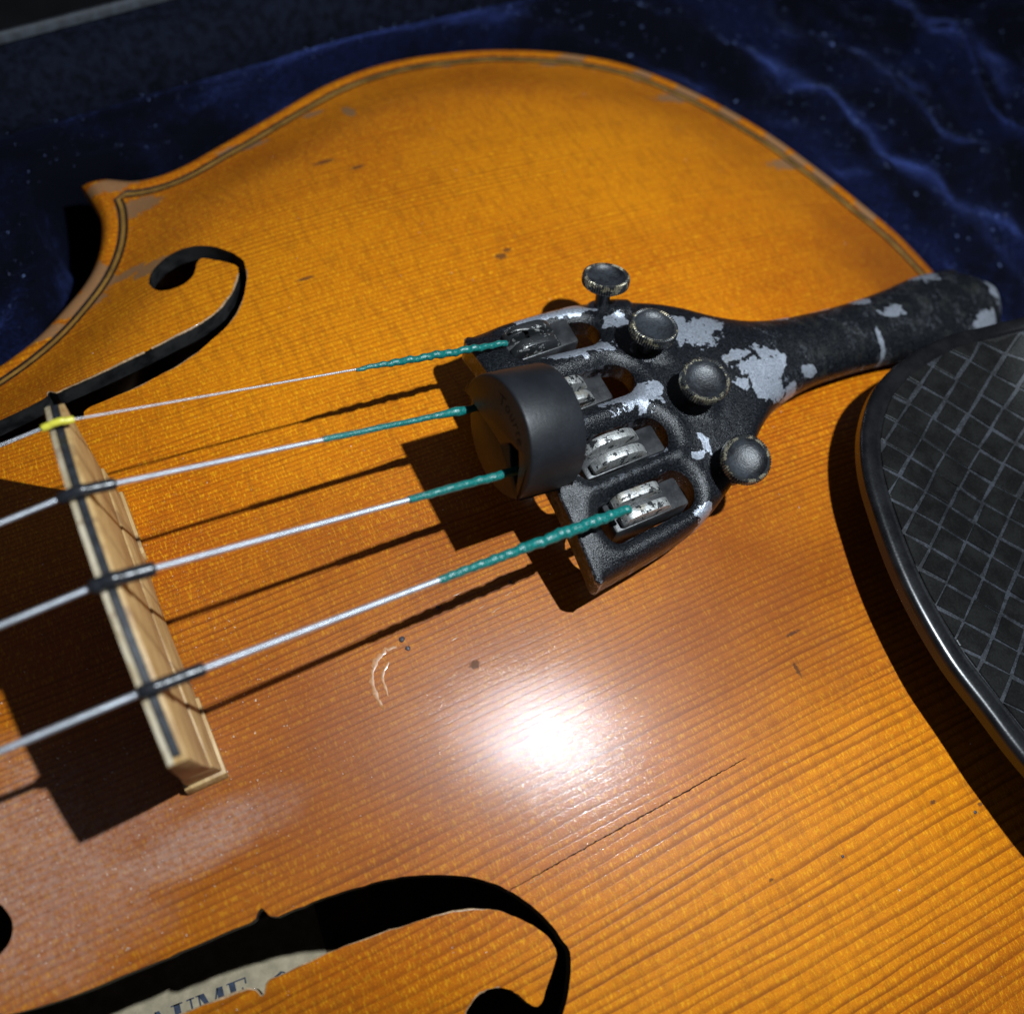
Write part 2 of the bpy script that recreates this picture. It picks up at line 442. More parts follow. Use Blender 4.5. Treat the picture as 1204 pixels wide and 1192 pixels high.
def inset_pts(O, d, tol=0.08):
    """points d inside a counter-clockwise or clockwise loop, with false ones near corners dropped"""
    T = np.roll(O, -1, 0) - np.roll(O, 1, 0)
    T /= np.linalg.norm(T, axis=1)[:, None] + 1e-12
    area = 0.5 * np.sum(O[:, 0] * np.roll(O[:, 1], -1) - O[:, 1] * np.roll(O[:, 0], -1))
    N = np.c_[-T[:, 1], T[:, 0]] * (1 if area > 0 else -1)
    p = O + N * d
    ok = np.abs(dist(p, O) - abs(d)) < tol + 0.02 * abs(d)
    return p, ok

def sheet(name, outer, holes, extra, ztop, zbot, mats, parent, hole_walls_mat=1, wall_mat=1, bottom_mat=2, auto=40, zwall=None):
    """a plate with clean-edged openings: top surface, underside and walls"""
    loops = [outer] + holes
    P = []; E_ = []
    for L in loops:
        o = len(P)
        P += [tuple(p) for p in L]
        E_ += [(o + i, o + (i + 1) % len(L)) for i in range(len(L))]
    P += [tuple(p) for p in extra]
    vs_, ed, fs, *_ = delaunay_2d_cdt([Vector(p) for p in P], E_, [], 0, 1e-5)
    V = np.array([(v[0], v[1]) for v in vs_])
    F = np.array([f for f in fs if len(f) == 3])
    cen = V[F].mean(1)
    keep = inside(cen, outer)
    for h in holes:
        keep &= ~inside(cen, h)
    F = F[keep]
    a, b, c = V[F[:, 0]], V[F[:, 1]], V[F[:, 2]]
    flip = ((b - a)[:, 0] * (c - a)[:, 1] - (b - a)[:, 1] * (c - a)[:, 0]) < 0
    F[flip] = F[flip][:, ::-1]
    used = np.unique(F); remap = -np.ones(len(V), int); remap[used] = np.arange(len(used))
    V = V[used]; F = remap[F]
    n = len(V)
    zt = ztop(V); zb = zbot(V)
    cnt = {}
    for f in F:
        for i in range(3):
            e = (int(f[i]), int(f[(i + 1) % 3]))
            cnt[e] = 1
    border = [e for e in cnt if (e[1], e[0]) not in cnt]
    verts = [(*v, z) for v, z in zip(V, zt)] + [(*v, z) for v, z in zip(V, zb)]
    faces = [tuple(f) for f in F] + [tuple(f[::-1] + n) for f in F]
    idx = [0] * len(F) + [bottom_mat] * len(F)
    wv = {}
    def w(i, lev):
        if (i, lev) not in wv:
            wv[(i, lev)] = len(verts)
            verts.append((*V[i], zt[i] if lev == 0 else zb[i]))
        return wv[(i, lev)]
    do = dist(V, outer)
    for i, j in border:
        faces.append((w(j, 0), w(i, 0), w(i, 1), w(j, 1)))
        idx.append(wall_mat if do[i] < 1e-3 and do[j] < 1e-3 else hole_walls_mat)
    return mobj(name, verts, faces, mats, parent, True, idx, auto=auto)

def tube(name, pts, rad, mat, parent=None, seg=14, twist=0.0, pitch=1.2, lump=0.0, seed=0, label=None, caps=True):
    pts = np.array(pts, float)
    rad = np.broadcast_to(np.array(rad, float), (len(pts),)).copy()
    T = np.gradient(pts, axis=0); T /= np.linalg.norm(T, axis=1)[:, None]
    up = np.array([0, 0, 1.0])
    if abs(T[0] @ up) > 0.95:
        up = np.array([0, 1.0, 0])
    s = np.r_[0, np.cumsum(np.linalg.norm(np.diff(pts, axis=0), axis=1))]
    r2 = np.random.default_rng(seed)
    ph = r2.uniform(0, 6.28, 6)
    verts, faces = [], []
    for i, (p, t) in enumerate(zip(pts, T)):
        a = np.cross(up, t); a /= np.linalg.norm(a); b = np.cross(t, a)
        up = b
        l = 1 + lump * sum(math.sin(s[i] * f + q) for f, q in zip((1.1, 2.7, 4.3, 6.1), ph)) / 2.2
        for k in range(seg):
            th = 2 * math.pi * k / seg
            r = rad[i] * l * (1 + twist * math.sin(th - 2 * math.pi * s[i] / pitch + 0.6 * math.sin(s[i] * 0.9 + ph[4])))
            verts.append(p + r * (math.cos(th) * a + math.sin(th) * b))
    for i in range(len(pts) - 1):
        for k in range(seg):
            k2 = (k + 1) % seg
            faces.append((i * seg + k, i * seg + k2, (i + 1) * seg + k2, (i + 1) * seg + k))
    if caps:
        faces.append(tuple(range(seg))[::-1])
        faces.append(tuple((len(pts) - 1) * seg + k for k in range(seg)))
    return mobj(name, verts, faces, mat, parent, True, label=label, auto=60)

def lathe(name, prof, origin, axis, mat, parent=None, seg=48, knurl=0.0, label=None, auto=40, caps=True):
    axis = np.array(axis, float); axis /= np.linalg.norm(axis)
    a = np.cross([0, 1, 0], axis); a /= np.linalg.norm(a); b = np.cross(axis, a)
    verts, faces = [], []
    for r, h in prof:
        for k in range(seg):
            th = 2 * math.pi * k / seg
            rr = r * (1 - (knurl if (k % 2) else 0))
            verts.append(np.array(origin) + axis * h + rr * (math.cos(th) * a + math.sin(th) * b))
    for i in range(len(prof) - 1):
        for k in range(seg):
            k2 = (k + 1) % seg
            faces.append((i * seg + k, i * seg + k2, (i + 1) * seg + k2, (i + 1) * seg + k))
    if caps and prof[0][0] > 1e-4:
        faces.append(tuple(range(seg))[::-1])
    if caps and prof[-1][0] > 1e-4:
        faces.append(tuple((len(prof) - 1) * seg + k for k in range(seg)))
    return mobj(name, verts, faces, mat, parent, True, label=label, auto=auto)

def prism(name, poly, to3, t0, t1, mat, parent=None, bevel=0.0, segs=2, label=None, auto=35):
    """extrude a 2-D outline; to3(u, v, t) places it"""
    bm = bmesh.new()
    A = [bm.verts.new(to3(u, v, t0)) for u, v in poly]
    B = [bm.verts.new(to3(u, v, t1)) for u, v in poly]
    n = len(poly)
    bm.faces.new(A[::-1]); bm.faces.new(B)
    for i in range(n):
        bm.faces.new((A[i], A[(i + 1) % n], B[(i + 1) % n], B[i]))
    if bevel:
        bmesh.ops.recalc_face_normals(bm, faces=bm.faces)
        es = [e for e in bm.edges if len(e.link_faces) == 2 and e.calc_face_angle(0) > 0.6]
        bmesh.ops.bevel(bm, geom=es, offset=bevel, segments=segs, affect='EDGES', profile=0.5)
    return from_bm(name, bm, mat, parent, True, auto, label)

def box(name, lo, hi, mat, parent=None, bevel=0.0, label=None):
    poly = [(lo[0], lo[1]), (hi[0], lo[1]), (hi[0], hi[1]), (lo[0], hi[1])]
    return prism(name, poly, lambda u, v, t: (u, v, t), lo[2], hi[2], mat, parent, bevel, label=label)

# ------------------------------------------------------------------ violin body: outline and arching
HALF = [(163.8, 0), (163.6, 12), (162.3, 27), (160, 36.5), (156, 50), (151, 63.3), (143.6, 76.5), (135, 87.8), (126, 95.4), (112.3, 102.2),
        (97.6, 106.4), (80.4, 108.1), (66.2, 106), (51.4, 100.7), (39.4, 96.3), (30, 93.2), (23.5, 93), (18.2, 95.4), (13.6, 95.6),
        (14.4, 90.4), (14.4, 86), (12.2, 79.4), (8.4, 73.6), (3, 68.7), (-2.8, 64.3), (-9.1, 61.1), (-20, 57.4), (-32, 56), (-44, 57.5),
        (-55, 62), (-63, 69), (-67, 77), (-71.5, 80.5), (-75, 79.5), (-80, 77.5), (-92, 79), (-110, 83), (-130, 85), (-150, 82.5),
        (-166, 75), (-180, 61), (-189, 44), (-194, 24), (-196, 0)]
def body_outline(step):
    H = HALF
    a = catmull([(H[1][0], -H[1][1])] + H[0:19])[12:]
    b = catmull(H[18:33])
    c = catmull(H[32:] + [(H[-2][0], -H[-2][1])])[:-12]
    half = np.vstack([resample(a, step)[:-1], resample(b, step)[:-1], resample(c, step)])
    return np.vstack([half, half[1:-1][::-1] * [1, -1]])
OUT = body_outline(1.0)

G_, X0, Y0, NX, NY = 2.0, -204.0, -116.0, 188, 117
gp = np.array(np.meshgrid(X0 + G_ * np.arange(NX), Y0 + G_ * np.arange(NY), indexing='ij')).reshape(2, -1).T
Oc = OUT[::2]
gd = (dist(gp, Oc) * np.where(inside(gp, Oc), 1, -1)).reshape(NX, NY)
msk = gd > 3
phi = np.where(msk, 100.0, 0)
for i in range(4000):
    q = np.zeros_like(phi)
    q[1:-1, 1:-1] = 0.25 * (phi[2:, 1:-1] + phi[:-2, 1:-1] + phi[1:-1, 2:] + phi[1:-1, :-2]) + 1.0
    phi = np.where(msk, q, 0)
HG = 15.2 * np.where(msk, phi / phi.max(), 0) ** 0.60 * (0.35 + 0.65 * sstep(gd, 3, 19)) * np.clip((gd - 3) / 3, 0, 1)
for _ in range(3):
    for ax in (0, 1):
        HG = sum(w * np.roll(HG, o, ax) for w, o in zip(np.array([1, 4, 6, 4, 1]) / 16.0, (-2, -1, 0, 1, 2)))
gx1 = X0 + G_ * np.arange(NX)
ridge = catmull([(-210, 0), (-196, 0.2), (-180, 4.2), (-150, 9.5), (-100, 13.2), (-50, 14.6), (0, 14.9), (35, 14.75), (62, 14.0), (90, 12.4), (118, 9.6), (142, 5.4), (158, 1.4), (163.8, 0.3), (176, 0)], 8)
mid = HG[:, NY // 2]
HG *= (np.interp(gx1, ridge[:, 0], ridge[:, 1]) / np.maximum(mid, 0.6))[:, None].clip(0, 1.6)
def archz(pts):
    pts = np.atleast_2d(np.asarray(pts, float))
    fx = np.clip((pts[:, 0] - X0) / G_, 2, NX - 4); fy = np.clip((pts[:, 1] - Y0) / G_, 2, NY - 4)
    i = fx.astype(int); j = fy.astype(int)
    def cw(t): return (-.5 * t + t * t - .5 * t ** 3, 1 - 2.5 * t * t + 1.5 * t ** 3, .5 * t + 2 * t * t - 1.5 * t ** 3, -.5 * t * t + .5 * t ** 3)
    wx, wy = cw(fx - i), cw(fy - j)
    z = 0
    for a in range(4):
        for b in range(4):
            z = z + wx[a] * wy[b] * HG[i + a - 1, j + b - 1]
    return z
def az(x, y): return float(archz([(x, y)])[0])
def plate_top(V):
    d = dist(V, OUT)
    t = np.clip(d / 1.5, 0, 1)
    return archz(V) + 0.5 - 1.6 * (1 - np.sqrt(np.clip(1 - (1 - t) ** 2, 0, 1))) + 0.75 * np.exp(-((d - 2.0) / 1.5) ** 2) * sstep(d, 0, 1.6)

F_BASS = [(-12, -38.0), (-7.8, -38.3), (-2.8, -38.6), (-0.7, -38.8), (0.7, -37.9), (1.6, -39.4), (4.5, -39.8), (8.4, -40.2), (12.1, -40.8), (15.8, -41.6), (19.4, -42.8),
          (22.8, -44.4), (26.1, -46.4), (28.5, -48.7), (30.6, -51.5), (32.3, -55.1), (33.0, -57.9), (33.2, -59.5), (31.9, -62.4), (29.4, -65.4),
          (26.2, -67.4), (22.6, -67.9), (19.2, -66.5), (17.7, -63.4), (18.4, -60.2), (20.1, -58.9), (22.1, -58.7), (23.9, -59.4), (25.3, -60.9), (26.1, -62.6),
          (27.2, -63.2), (28.5, -62.1), (30.8, -59.9), (31.7, -58.7), (31.5, -56.8), (29.8, -54.0), (27.9, -51.9), (25.3, -50.0), (21.8, -48.6), (17.2, -47.7), (12.7, -46.9),
          (8.2, -46.3), (3.9, -45.9), (-0.2, -45.8), (-1.7, -45.7), (-2.8, -46.9), (-3.4, -45.6), (-6.0, -45.0), (-9.3, -44.7), (-11.8, -44.4),
          (-18, -43.8), (-25, -42.3), (-31, -39.5), (-35, -35.5), (-36.6, -31.5), (-36.3, -28), (-34.5, -25), (-32, -22.9), (-29.3, -22.6), (-26.7, -23.5),
          (-25.4, -26.3), (-26.2, -28.6), (-28.5, -29.8), (-31, -29.3), (-32.7, -28.3), (-33.7, -29.3), (-34.2, -31), (-33, -33.2), (-30.5, -35.2), (-27.7, -36.2), (-21.5, -37.2)]
F_SHARP = {4, 29, 45, 64}
def f_loop(sign):
    P = np.array(F_BASS)
    r = np.random.default_rng(3 + sign)
    out = []
    k = len(P)
    fine = closed_spline(F_BASS, 4)
    out = np.array(fine)
    for si in (4, 45):                                   # the little nicks stay sharp
        out[si * 4] = P[si]
    out += r.normal(0, 0.035, out.shape)
    out[:, 1] *= -sign
    return out
F1, F2 = f_loop(1), f_loop(-1)

violin = thing('violin', 'old golden orange violin lying face up in the blue velvet case', 'violin', (0, 0, -34))

pts = []
for d in (0.12, 0.35, 0.75, 1.3, 2.0, 2.8, 3.5, 4.2, 5.0, 6.2, 8.0):
    p, ok = inset_pts(OUT, d)
    pts.append(p[ok][::1 if d < 4 else 2])
jx, jy = np.meshgrid(np.arange(-56, 160, 1.9), np.arange(-104, 105, 1.9), indexing='ij')
g1 = np.c_[jx.ravel(), jy.ravel()] + rng.uniform(-0.35, 0.35, (jx.size, 2))
jx, jy = np.meshgrid(np.arange(-194, -56, 5.0), np.arange(-90, 91, 5.0), indexing='ij')
g2 = np.c_[jx.ravel(), jy.ravel()] + rng.uniform(-0.8, 0.8, (jx.size, 2))
gpt = np.vstack([g1, g2])
gpt = gpt[inside(gpt, OUT)]
gpt = gpt[dist(gpt, OUT) > 9.0]
for F in (F1, F2):
    gpt = gpt[(~inside(gpt, F))]
    gpt = gpt[dist(gpt, F) > 0.8]
    for d in (-0.35, -0.8):
        p, ok = inset_pts(F, d, 0.05)
        pts.append(p[ok])
extra = np.vstack(pts + [gpt])
top_plate = sheet('top_plate', OUT, [F1, F2], extra, plate_top, lambda V: np.maximum(archz(V), 0) - 3.1, ['spruce', 'ebonised', 'inner', 'edge'], violin, 1, 3, 2)

# purfling: three inlaid strips all round
def ribbon(name, d0, d1, mat, parent, lift=0.10):
    pa, oka = inset_pts(OUT, d0); pb, okb = inset_pts(OUT, d1)
    pc, okc = inset_pts(OUT, 5.0)
    ok = oka & okb & okc
    pa, pb = pa[ok], pb[ok]
    wob = 0.05 * np.sin(np.arange(len(pa)) * 0.37)[:, None]
    n = pb - pa; n /= np.linalg.norm(n, axis=1)[:, None]
    pa = pa + n * wob; pb = pb + n * wob
    k = len(pa)
    za, zb = plate_top(pa) + lift, plate_top(pb) + lift
    verts = [(*p, z) for p, z in zip(pa, za)] + [(*p, z) for p, z in zip(pb, zb)]
    faces = [(i, (i + 1) % k, k + (i + 1) % k, k + i) for i in range(k)]
    return mobj(name, verts, faces, mat, parent)
ribbon('purfling_strip', 3.42, 3.95, 'purf_black', top_plate)
ribbon('purfling_strip', 3.97, 4.62, 'purf_pale', top_plate)
ribbon('purfling_strip', 4.64, 5.15, 'purf_black', top_plate)

def scratch(name, path, width, mat, lift=0.03, jit=0.1, seed=1):
    r = np.random.default_rng(seed)
    P = resample(catmull(path, 10), 0.35)
    P = P + r.normal(0, jit, P.shape) * np.array([0.3, 1.0])
    T = np.gradient(P, axis=0); T /= np.linalg.norm(T, axis=1)[:, None]
    N = np.c_[-T[:, 1], T[:, 0]]
    k = len(P)
    w = width * r.uniform(0.35, 1.0, k) * np.sin(np.linspace(0.15, math.pi - 0.15, k)) ** 0.4
    a, b = P + N * w[:, None] / 2, P - N * w[:, None] / 2
    zc = plate_top(P) + lift + 0.05
    verts = [(*p, z) for p, z in zip(a, plate_top(a) + lift)] + [(*p, z) for p, z in zip(P, zc)] + [(*p, z) for p, z in zip(b, plate_top(b) + lift)]
    faces = [(i + 1, i, k + i, k + i + 1) for i in range(k - 1)] + [(k + i + 1, k + i, 2 * k + i, 2 * k + i + 1) for i in range(k - 1)]
    return mobj(name, verts, faces, mat, top_plate)
scratch('crack', [(29.0, -49.6), (36, -49.5), (44, -49.3), (52, -49.2), (60, -49.0), (67, -48.9)], 0.27, 'crack', seed=2, jit=0.035)
scratch('crack_lip', [(31.6, -50.0), (33, -49.97), (34, -49.9)], 0.22, 'scuff', seed=5)
scratch('crack_lip', [(44, -49.7), (45.5, -49.66)], 0.18, 'scuff', seed=6)
scratch('scuff', [(28.7, -14.6), (26.0, -15.2), (24.3, -17.0), (23.6, -19.5), (23.8, -21.9)], 0.9, 'scuff', seed=3, jit=0.12)
scratch('scuff', [(27.0, -16.4), (25.5, -17.8), (25.0, -20.5)], 0.6, 'scuff', seed=4, jit=0.10)
for k, (sx, sy, l) in enumerate([(39.5, -12.9, 1.6), (39.0, -11.4, 1.4), (41.5, -14.5, 1.2), (43, -15.7, 1.6), (36, -17.2, 1.0), (46, -14.2, 1.1)]):
    scratch('scuff', [(sx, sy), (sx + l * 0.5, sy + 0.12), (sx + l, sy + 0.2)], 0.22, 'scuff', seed=20 + k, jit=0.03)
for k, (sx, sy, r0) in enumerate([(29.9, -14.2, 0.42), (30.1, -15.7, 0.36), (36.3, -12.0, 0.30), (47.6, -12.6, 0.25), (95.5, -70.0, 0.26), (73, -66, 0.22)]):
    bm = bmesh.new()
    bmesh.ops.create_icosphere(bm, subdivisions=2, radius=r0)
    rr = np.random.default_rng(k)
    for v in bm.verts:
        v.co *= rr.uniform(0.75, 1.15); v.co.z *= 0.55
        v.co += Vector((sx, sy, az(sx, sy) + 0.55))
    o = from_bm('crumb', bm, 'debris', None)
    o['label'] = ['dark crumb beside the pale curved scuff near the lowest string', 'second dark crumb just below the one at the curved scuff', 'dark crumb on the shadow of the lowest string',
                  'tiny crumb next to the tailpiece corner shadow', 'dark crumb near the chin rest shadow at lower right', 'small crumb on the wide grain below the long crack'][k]
    o['category'] = 'crumb'; o['group'] = 'crumbs on the varnish'

def worn_lit_edge(F, i0, i1, seed):  # pale ribbon: worn edge with its bright glint put into the colour
    r = np.random.default_rng(seed)
    p, ok = inset_pts(F, -0.30, 0.3)
    idx = np.arange(i0 * 4, i1 * 4) % len(F)
    w = np.clip(np.interp(np.arange(len(idx)), np.arange(0, len(idx) + 3, 3), r.uniform(-0.25, 1.0, len(np.arange(0, len(idx) + 3, 3)))), 0.04, 1)
    a = F[idx]; b = F[idx] + (p[idx] - F[idx]) * w[:, None]
    k = len(idx)
    za, zb = plate_top(a), plate_top(b)
    verts = [(*q, z - 0.25) for q, z in zip(a - (p[idx] - F[idx]) * 0.12, za)] + [(*q, z + 0.03) for q, z in zip(a, za)] + [(*q, z + 0.035) for q, z in zip(b, zb)]
    faces = []
    for l in (0, 1):
        faces += [(l * k + i, l * k + i + 1, (l + 1) * k + i + 1, (l + 1) * k + i) for i in range(k - 1)]
    return mobj('worn_lit_edge', verts, faces, 'bare_lit_edge', top_plate)
worn_lit_edge(F1, 34, 40, 1); worn_lit_edge(F1, 6, 16, 2); worn_lit_edge(F1, 40, 46, 5)
worn_lit_edge(F2, 36, 51, 3); worn_lit_edge(F2, 21, 27, 4)

# ribs, back, saddle, end button, neck
def wall_loop(name, d, z0, z1, mat, thick=1.2):
    p, ok = inset_pts(OUT[::2], d, 0.3); p = p[ok]
    q_, ok2 = inset_pts(OUT[::2], d + thick, 0.3); q_ = q_[ok]
    k = len(p)
    verts = [(*v, z0) for v in p] + [(*v, z1) for v in p] + [(*v, z1) for v in q_] + [(*v, z0) for v in q_]
    faces = []
    for l in range(4):
        l2 = (l + 1) % 4
        faces += [(l * k + i, l * k + (i + 1) % k, l2 * k + (i + 1) % k, l2 * k + i) for i in range(k)]
    return mobj(name, verts, faces, mat, violin, auto=40)
wall_loop('ribs', 3.0, -31.2, -2.4, 'rib')
gx_, gy_ = np.meshgrid(np.arange(-190, 160, 8.0), np.arange(-100, 101, 8.0), indexing='ij')
gb = np.c_[gx_.ravel(), gy_.ravel()] + 0.13
gb = gb[inside(gb, OUT)]; gb = gb[dist(gb, OUT) > 4]
sheet('back_plate', OUT[::3], [], gb, lambda V: np.full(len(V), -31.1), lambda V: np.full(len(V), -34.6), ['inner', 'edge', 'rib'], violin, 1, 1, 2)
prism('saddle', [(-17, -1), (-17, 1.2), (-15.5, 3.4), (-12, 4.6), (12, 4.6), (15.5, 3.4), (17, 1.2), (17, -1)], lambda u, v, t: (t, u, v), 157.2, 164.6, 'ebony', violin, 0.5)
lathe('end_button', [(3.5, 0), (3.5, 3), (7.2, 4.5), (7.8, 8), (6.5, 11), (3, 12.4), (0.01, 12.6)], (161, 0, -17), (1, 0, 0.0), 'ebony', violin, 32)
fb = [(math.sin(a) * 42, math.cos(a) * 42 - 42) for a in np.linspace(-0.5, 0.5, 15)]
def fb_pt(u, v, t):
    k = (t + 62) / -263.0
    return (t, u * (1 - 0.42 * k), v * (1 - 0.42 * k) + 36.5 - 28 * k)
prism('fingerboard', fb + [(19.5, -9.5), (-19.5, -9.5)], fb_pt, -325, -62, 'ebony', violin, 0.4)
prism('neck', [(-12, 0), (12, 0), (11, -10), (6, -17), (0, -19), (-6, -17), (-11, -10)], lambda u, v, t: (t, u * (1 - 0.1 * (t + 190) / -135), v + 14 - 21 * (t + 190) / -135), -325, -190, 'rib', violin, 0.6)
box('nut', (-329.5, -12.2, -2), (-325.2, 12.2, 9.5), 'ebony', violin, 0.4)

# printed paper label glued inside, seen through the bass sound hole
LZ = -31.0
lab_o = np.array([-20.9, -40.45]); lab_x = np.array([12.68, -1.33]); lab_x = lab_x / np.linalg.norm(lab_x); lab_y = np.array([-lab_x[1], lab_x[0]])
def lab(u, v): return lab_o + lab_x * u + lab_y * v
paper = mobj('paper_label', [(*lab(u, v), LZ + 0.06) for u, v in ((-32, -22), (26, -22), (26, 7.5), (-32, 7.5))], [(0, 1, 2, 3)], 'paper', violin, False, label='yellowed printed paper label glued inside the violin')
def glyph(ch, u0, h):
    b, t = 0.27 * h, 0.07 * h                    # thick and thin strokes of a bold roman letter
    def q(a): return [a]
    Q = []
    if ch == 'A':
        Q = [[(0.08, 0), (0.08 + 0.08, 0), (0.48, 1), (0.42, 1)], [(0.62, 0), (0.92, 0), (0.60, 1), (0.40, 1)], [(0.22, .32), (0.70, .32), (0.68, .40), (0.26, .40)], [(0, 0), (.28, 0), (.28, .05), (0, .05)], [(.52, 0), (1.0, 0), (1.0, .05), (.52, .05)]]
    if ch == 'U':
        Q = [[(.12, .28), (.38, .24), (.38, 1), (.12, 1)], [(.80, .24), (.88, .28), (.88, 1), (.80, 1)], [(.12, .28), (.38, .24), (.48, .08), (.40, -.02)], [(.40, -.02), (.48, .08), (.70, .08), (.66, -.02)], [(.66, -.02), (.70, .08), (.80, .24), (.88, .28)], [(0, .94), (.5, .94), (.5, 1), (0, 1)], [(.66, .94), (1.0, .94), (1.0, 1), (.66, 1)]]
    if ch == 'M':
        Q = [[(.10, 0), (.17, 0), (.17, 1), (.10, 1)], [(.10, 1), (.36, 1), (.66, .02), (.56, .02)], [(.56, .02), (.63, .02), (.98, 1), (.90, 1)], [(.90, 0), (1.16, 0), (1.16, 1), (.90, 1)], [(0, 0), (.28, 0), (.28, .05), (0, .05)], [(.78, 0), (1.28, 0), (1.28, .05), (.78, .05)], [(0, .95), (.14, .95), (.14, 1), (0, 1)]]
    if ch == 'E':
        Q = [[(.10, 0), (.36, 0), (.36, 1), (.10, 1)], [(.36, .94), (.84, .94), (.84, 1), (.36, 1)], [(.76, .74), (.84, .74), (.84, .94), (.78, .94)], [(.36, .47), (.62, .47), (.62, .53), (.36, .53)], [(.60, .36), (.66, .36), (.66, .64), (.60, .64)], [(.36, 0), (.88, 0), (.88, .06), (.36, .06)], [(.80, .06), (.88, .06), (.90, .28), (.84, .28)], [(0, .95), (.12, .95), (.12, 1), (0, 1)], [(0, 0), (.12, 0), (.12, .05), (0, .05)]]
    if ch == 'a':
        Q = [[(.42, 0.06), (.62, .02), (.62, .50), (.42, .50)], [(.12, .56), (.20, .44), (.50, .60), (.44, .68)], [(.44, .68), (.50, .58), (.62, .50), (.60, .60)], [(.06, .12), (.22, .06), (.24, .30), (.10, .30)], [(.10, .30), (.24, .30), (.44, .36), (.44, .42)], [(.06, .12), (.14, 0), (.34, .02), (.22, .08)], [(.34, .02), (.44, .10), (.44, .16), (.26, .08)], [(.62, .02), (.74, .04), (.72, .10), (.62, .08)]]
    return [[(u0 + x * h, y * h - h) for x, y in quad] for quad in Q]
tv, tf = [], []
H_ = 3.6
for ch, u in (('A', -2.4), ('U', 1.5), ('M', 5.3), ('E', 10.1), ('a', 16.9)):
    for quad in glyph(ch, u, H_):
        o = len(tv)
        tv += [(*lab(a, b), LZ + 0.10) for a, b in quad]
        tf.append((o, o + 1, o + 2, o + 3))
ink = mobj('label_print', tv, tf, 'ink', paper, False)

# ------------------------------------------------------------------ bridge
def crown(y): return 46.6 - 0.0122 * (y + 2.5) ** 2
bridge = thing('bridge', 'pale maple bridge with a black line along its crown under the strings', 'bridge', (0, 0, 13))
def bridge_slab(name, prof, xa, xb, mat, parent, jag=0.0, seed=0):
    """prof: outline in (y, z); xa/xb give neck-side and tail-side x at a height"""
    r = np.random.default_rng(seed)
    bm = bmesh.new()
    A = [bm.verts.new((xa(z), y, z)) for y, z in prof]
    B = [bm.verts.new((xb(z) + r.uniform(-jag, jag), y, z)) for y, z in prof]
    n = len(prof)
    bm.faces.new(A[::-1]); bm.faces.new(B)
    for i in range(n):
        bm.faces.new((A[i], A[(i + 1) % n], B[(i + 1) % n], B[i]))
    bmesh.ops.recalc_face_normals(bm, faces=bm.faces)
    es = [e for e in bm.edges if e.calc_face_angle(0) > 0.7]
    bmesh.ops.bevel(bm, geom=es, offset=0.16, segments=2, affect='EDGES', profile=0.5)
    return from_bm(name, bm, mat, parent, True, 30)
YL, YR = -24.4, 22.8
ys = np.linspace(YR, YL, 33)
def side_y(z, s): return s * np.interp(z, [12, 20, 40], [20.9, 21.2, 24.0])
ledge = lambda y: 26.0 - 0.006 * y * y
up_prof = [(float(y), crown(y) - 0.35) for y in ys] + [(-23.2, ledge(-22) + 8), (-22.0, ledge(-21.6))] + [(float(y), ledge(y)) for y in np.linspace(-19, 19, 20)] + [(21.8, ledge(21.6)), (22.2, ledge(22) + 8)]
bridge_slab('upper_body', up_prof, lambda z: np.interp(z, [20, 46], [-1.9, -1.05]), lambda z: np.interp(z, [20, 46], [1.62, 0.95]), 'maple', bridge)
foot_l = [(float(y), az(0, y) + 0.45 + (1.9 * (1 - (y / 9.0) ** 2) if abs(y) < 9 else 0)) for y in np.linspace(-20.9, 20.9, 31)]
lo_prof = [(21.9, ledge(21.9) + 0.01)] + [(float(y), ledge(y) + 0.3) for y in np.linspace(19, -19, 20)] + [(-21.9, ledge(-21.9) + 0.01)] + foot_l
bridge_slab('lower_body', lo_prof, lambda z: np.interp(z, [12, 26], [-2.5, -2.0]), lambda z: np.interp(z, [12, 26], [2.5, 1.66]), 'maple', bridge, 0.0, 4)
for s in (-1, 1):
    fy = np.linspace(10.5, 21.9, 9) * s
    prof = [(float(y), az(0, y) + 0.42) for y in fy] + [(float(fy[-1] - 0.3 * s), az(0, fy[-1]) + 2.3), (float(fy[0] + 0.6 * s), az(0, fy[0]) + 2.0)]
    bridge_slab('foot', prof, lambda z: -2.68, lambda z: 2.66, 'maple', bridge)
def crown_strip(name, x0, x1, dz0, dz1, mat, y0, y1):
    yy = np.linspace(y0, y1, 60)
    bm = bmesh.new()
    rows = []
    rj = np.random.default_rng(5)
    for y in yy:
        j = rj.normal(0, 0.015)
        z = crown(y)
        rows.append([bm.verts.new((x0, y, z - 1.2)), bm.verts.new((x0 + 0.08, y, z + dz0 + j)), bm.verts.new((x1 - 0.08, y, z + dz1 + j)), bm.verts.new((x1, y, z - 1.2))])
    for a, b in zip(rows, rows[1:]):
        for i in range(4):
            bm.faces.new((a[i], a[(i + 1) % 4], b[(i + 1) % 4], b[i]))
    bm.faces.new(rows[0]); bm.faces.new(rows[-1][::-1])
    return from_bm(name, bm, mat, bridge, True, 40)
crown_strip('crown_edge', -1.12, -0.36, -0.12, 0.0, 'maple_pale', YL + 0.1, YR - 0.1)
crown_strip('crown_inlay', -0.35, 0.58, 0.02, -0.05, 'graphite', YL + 0.6, YR - 0.3)

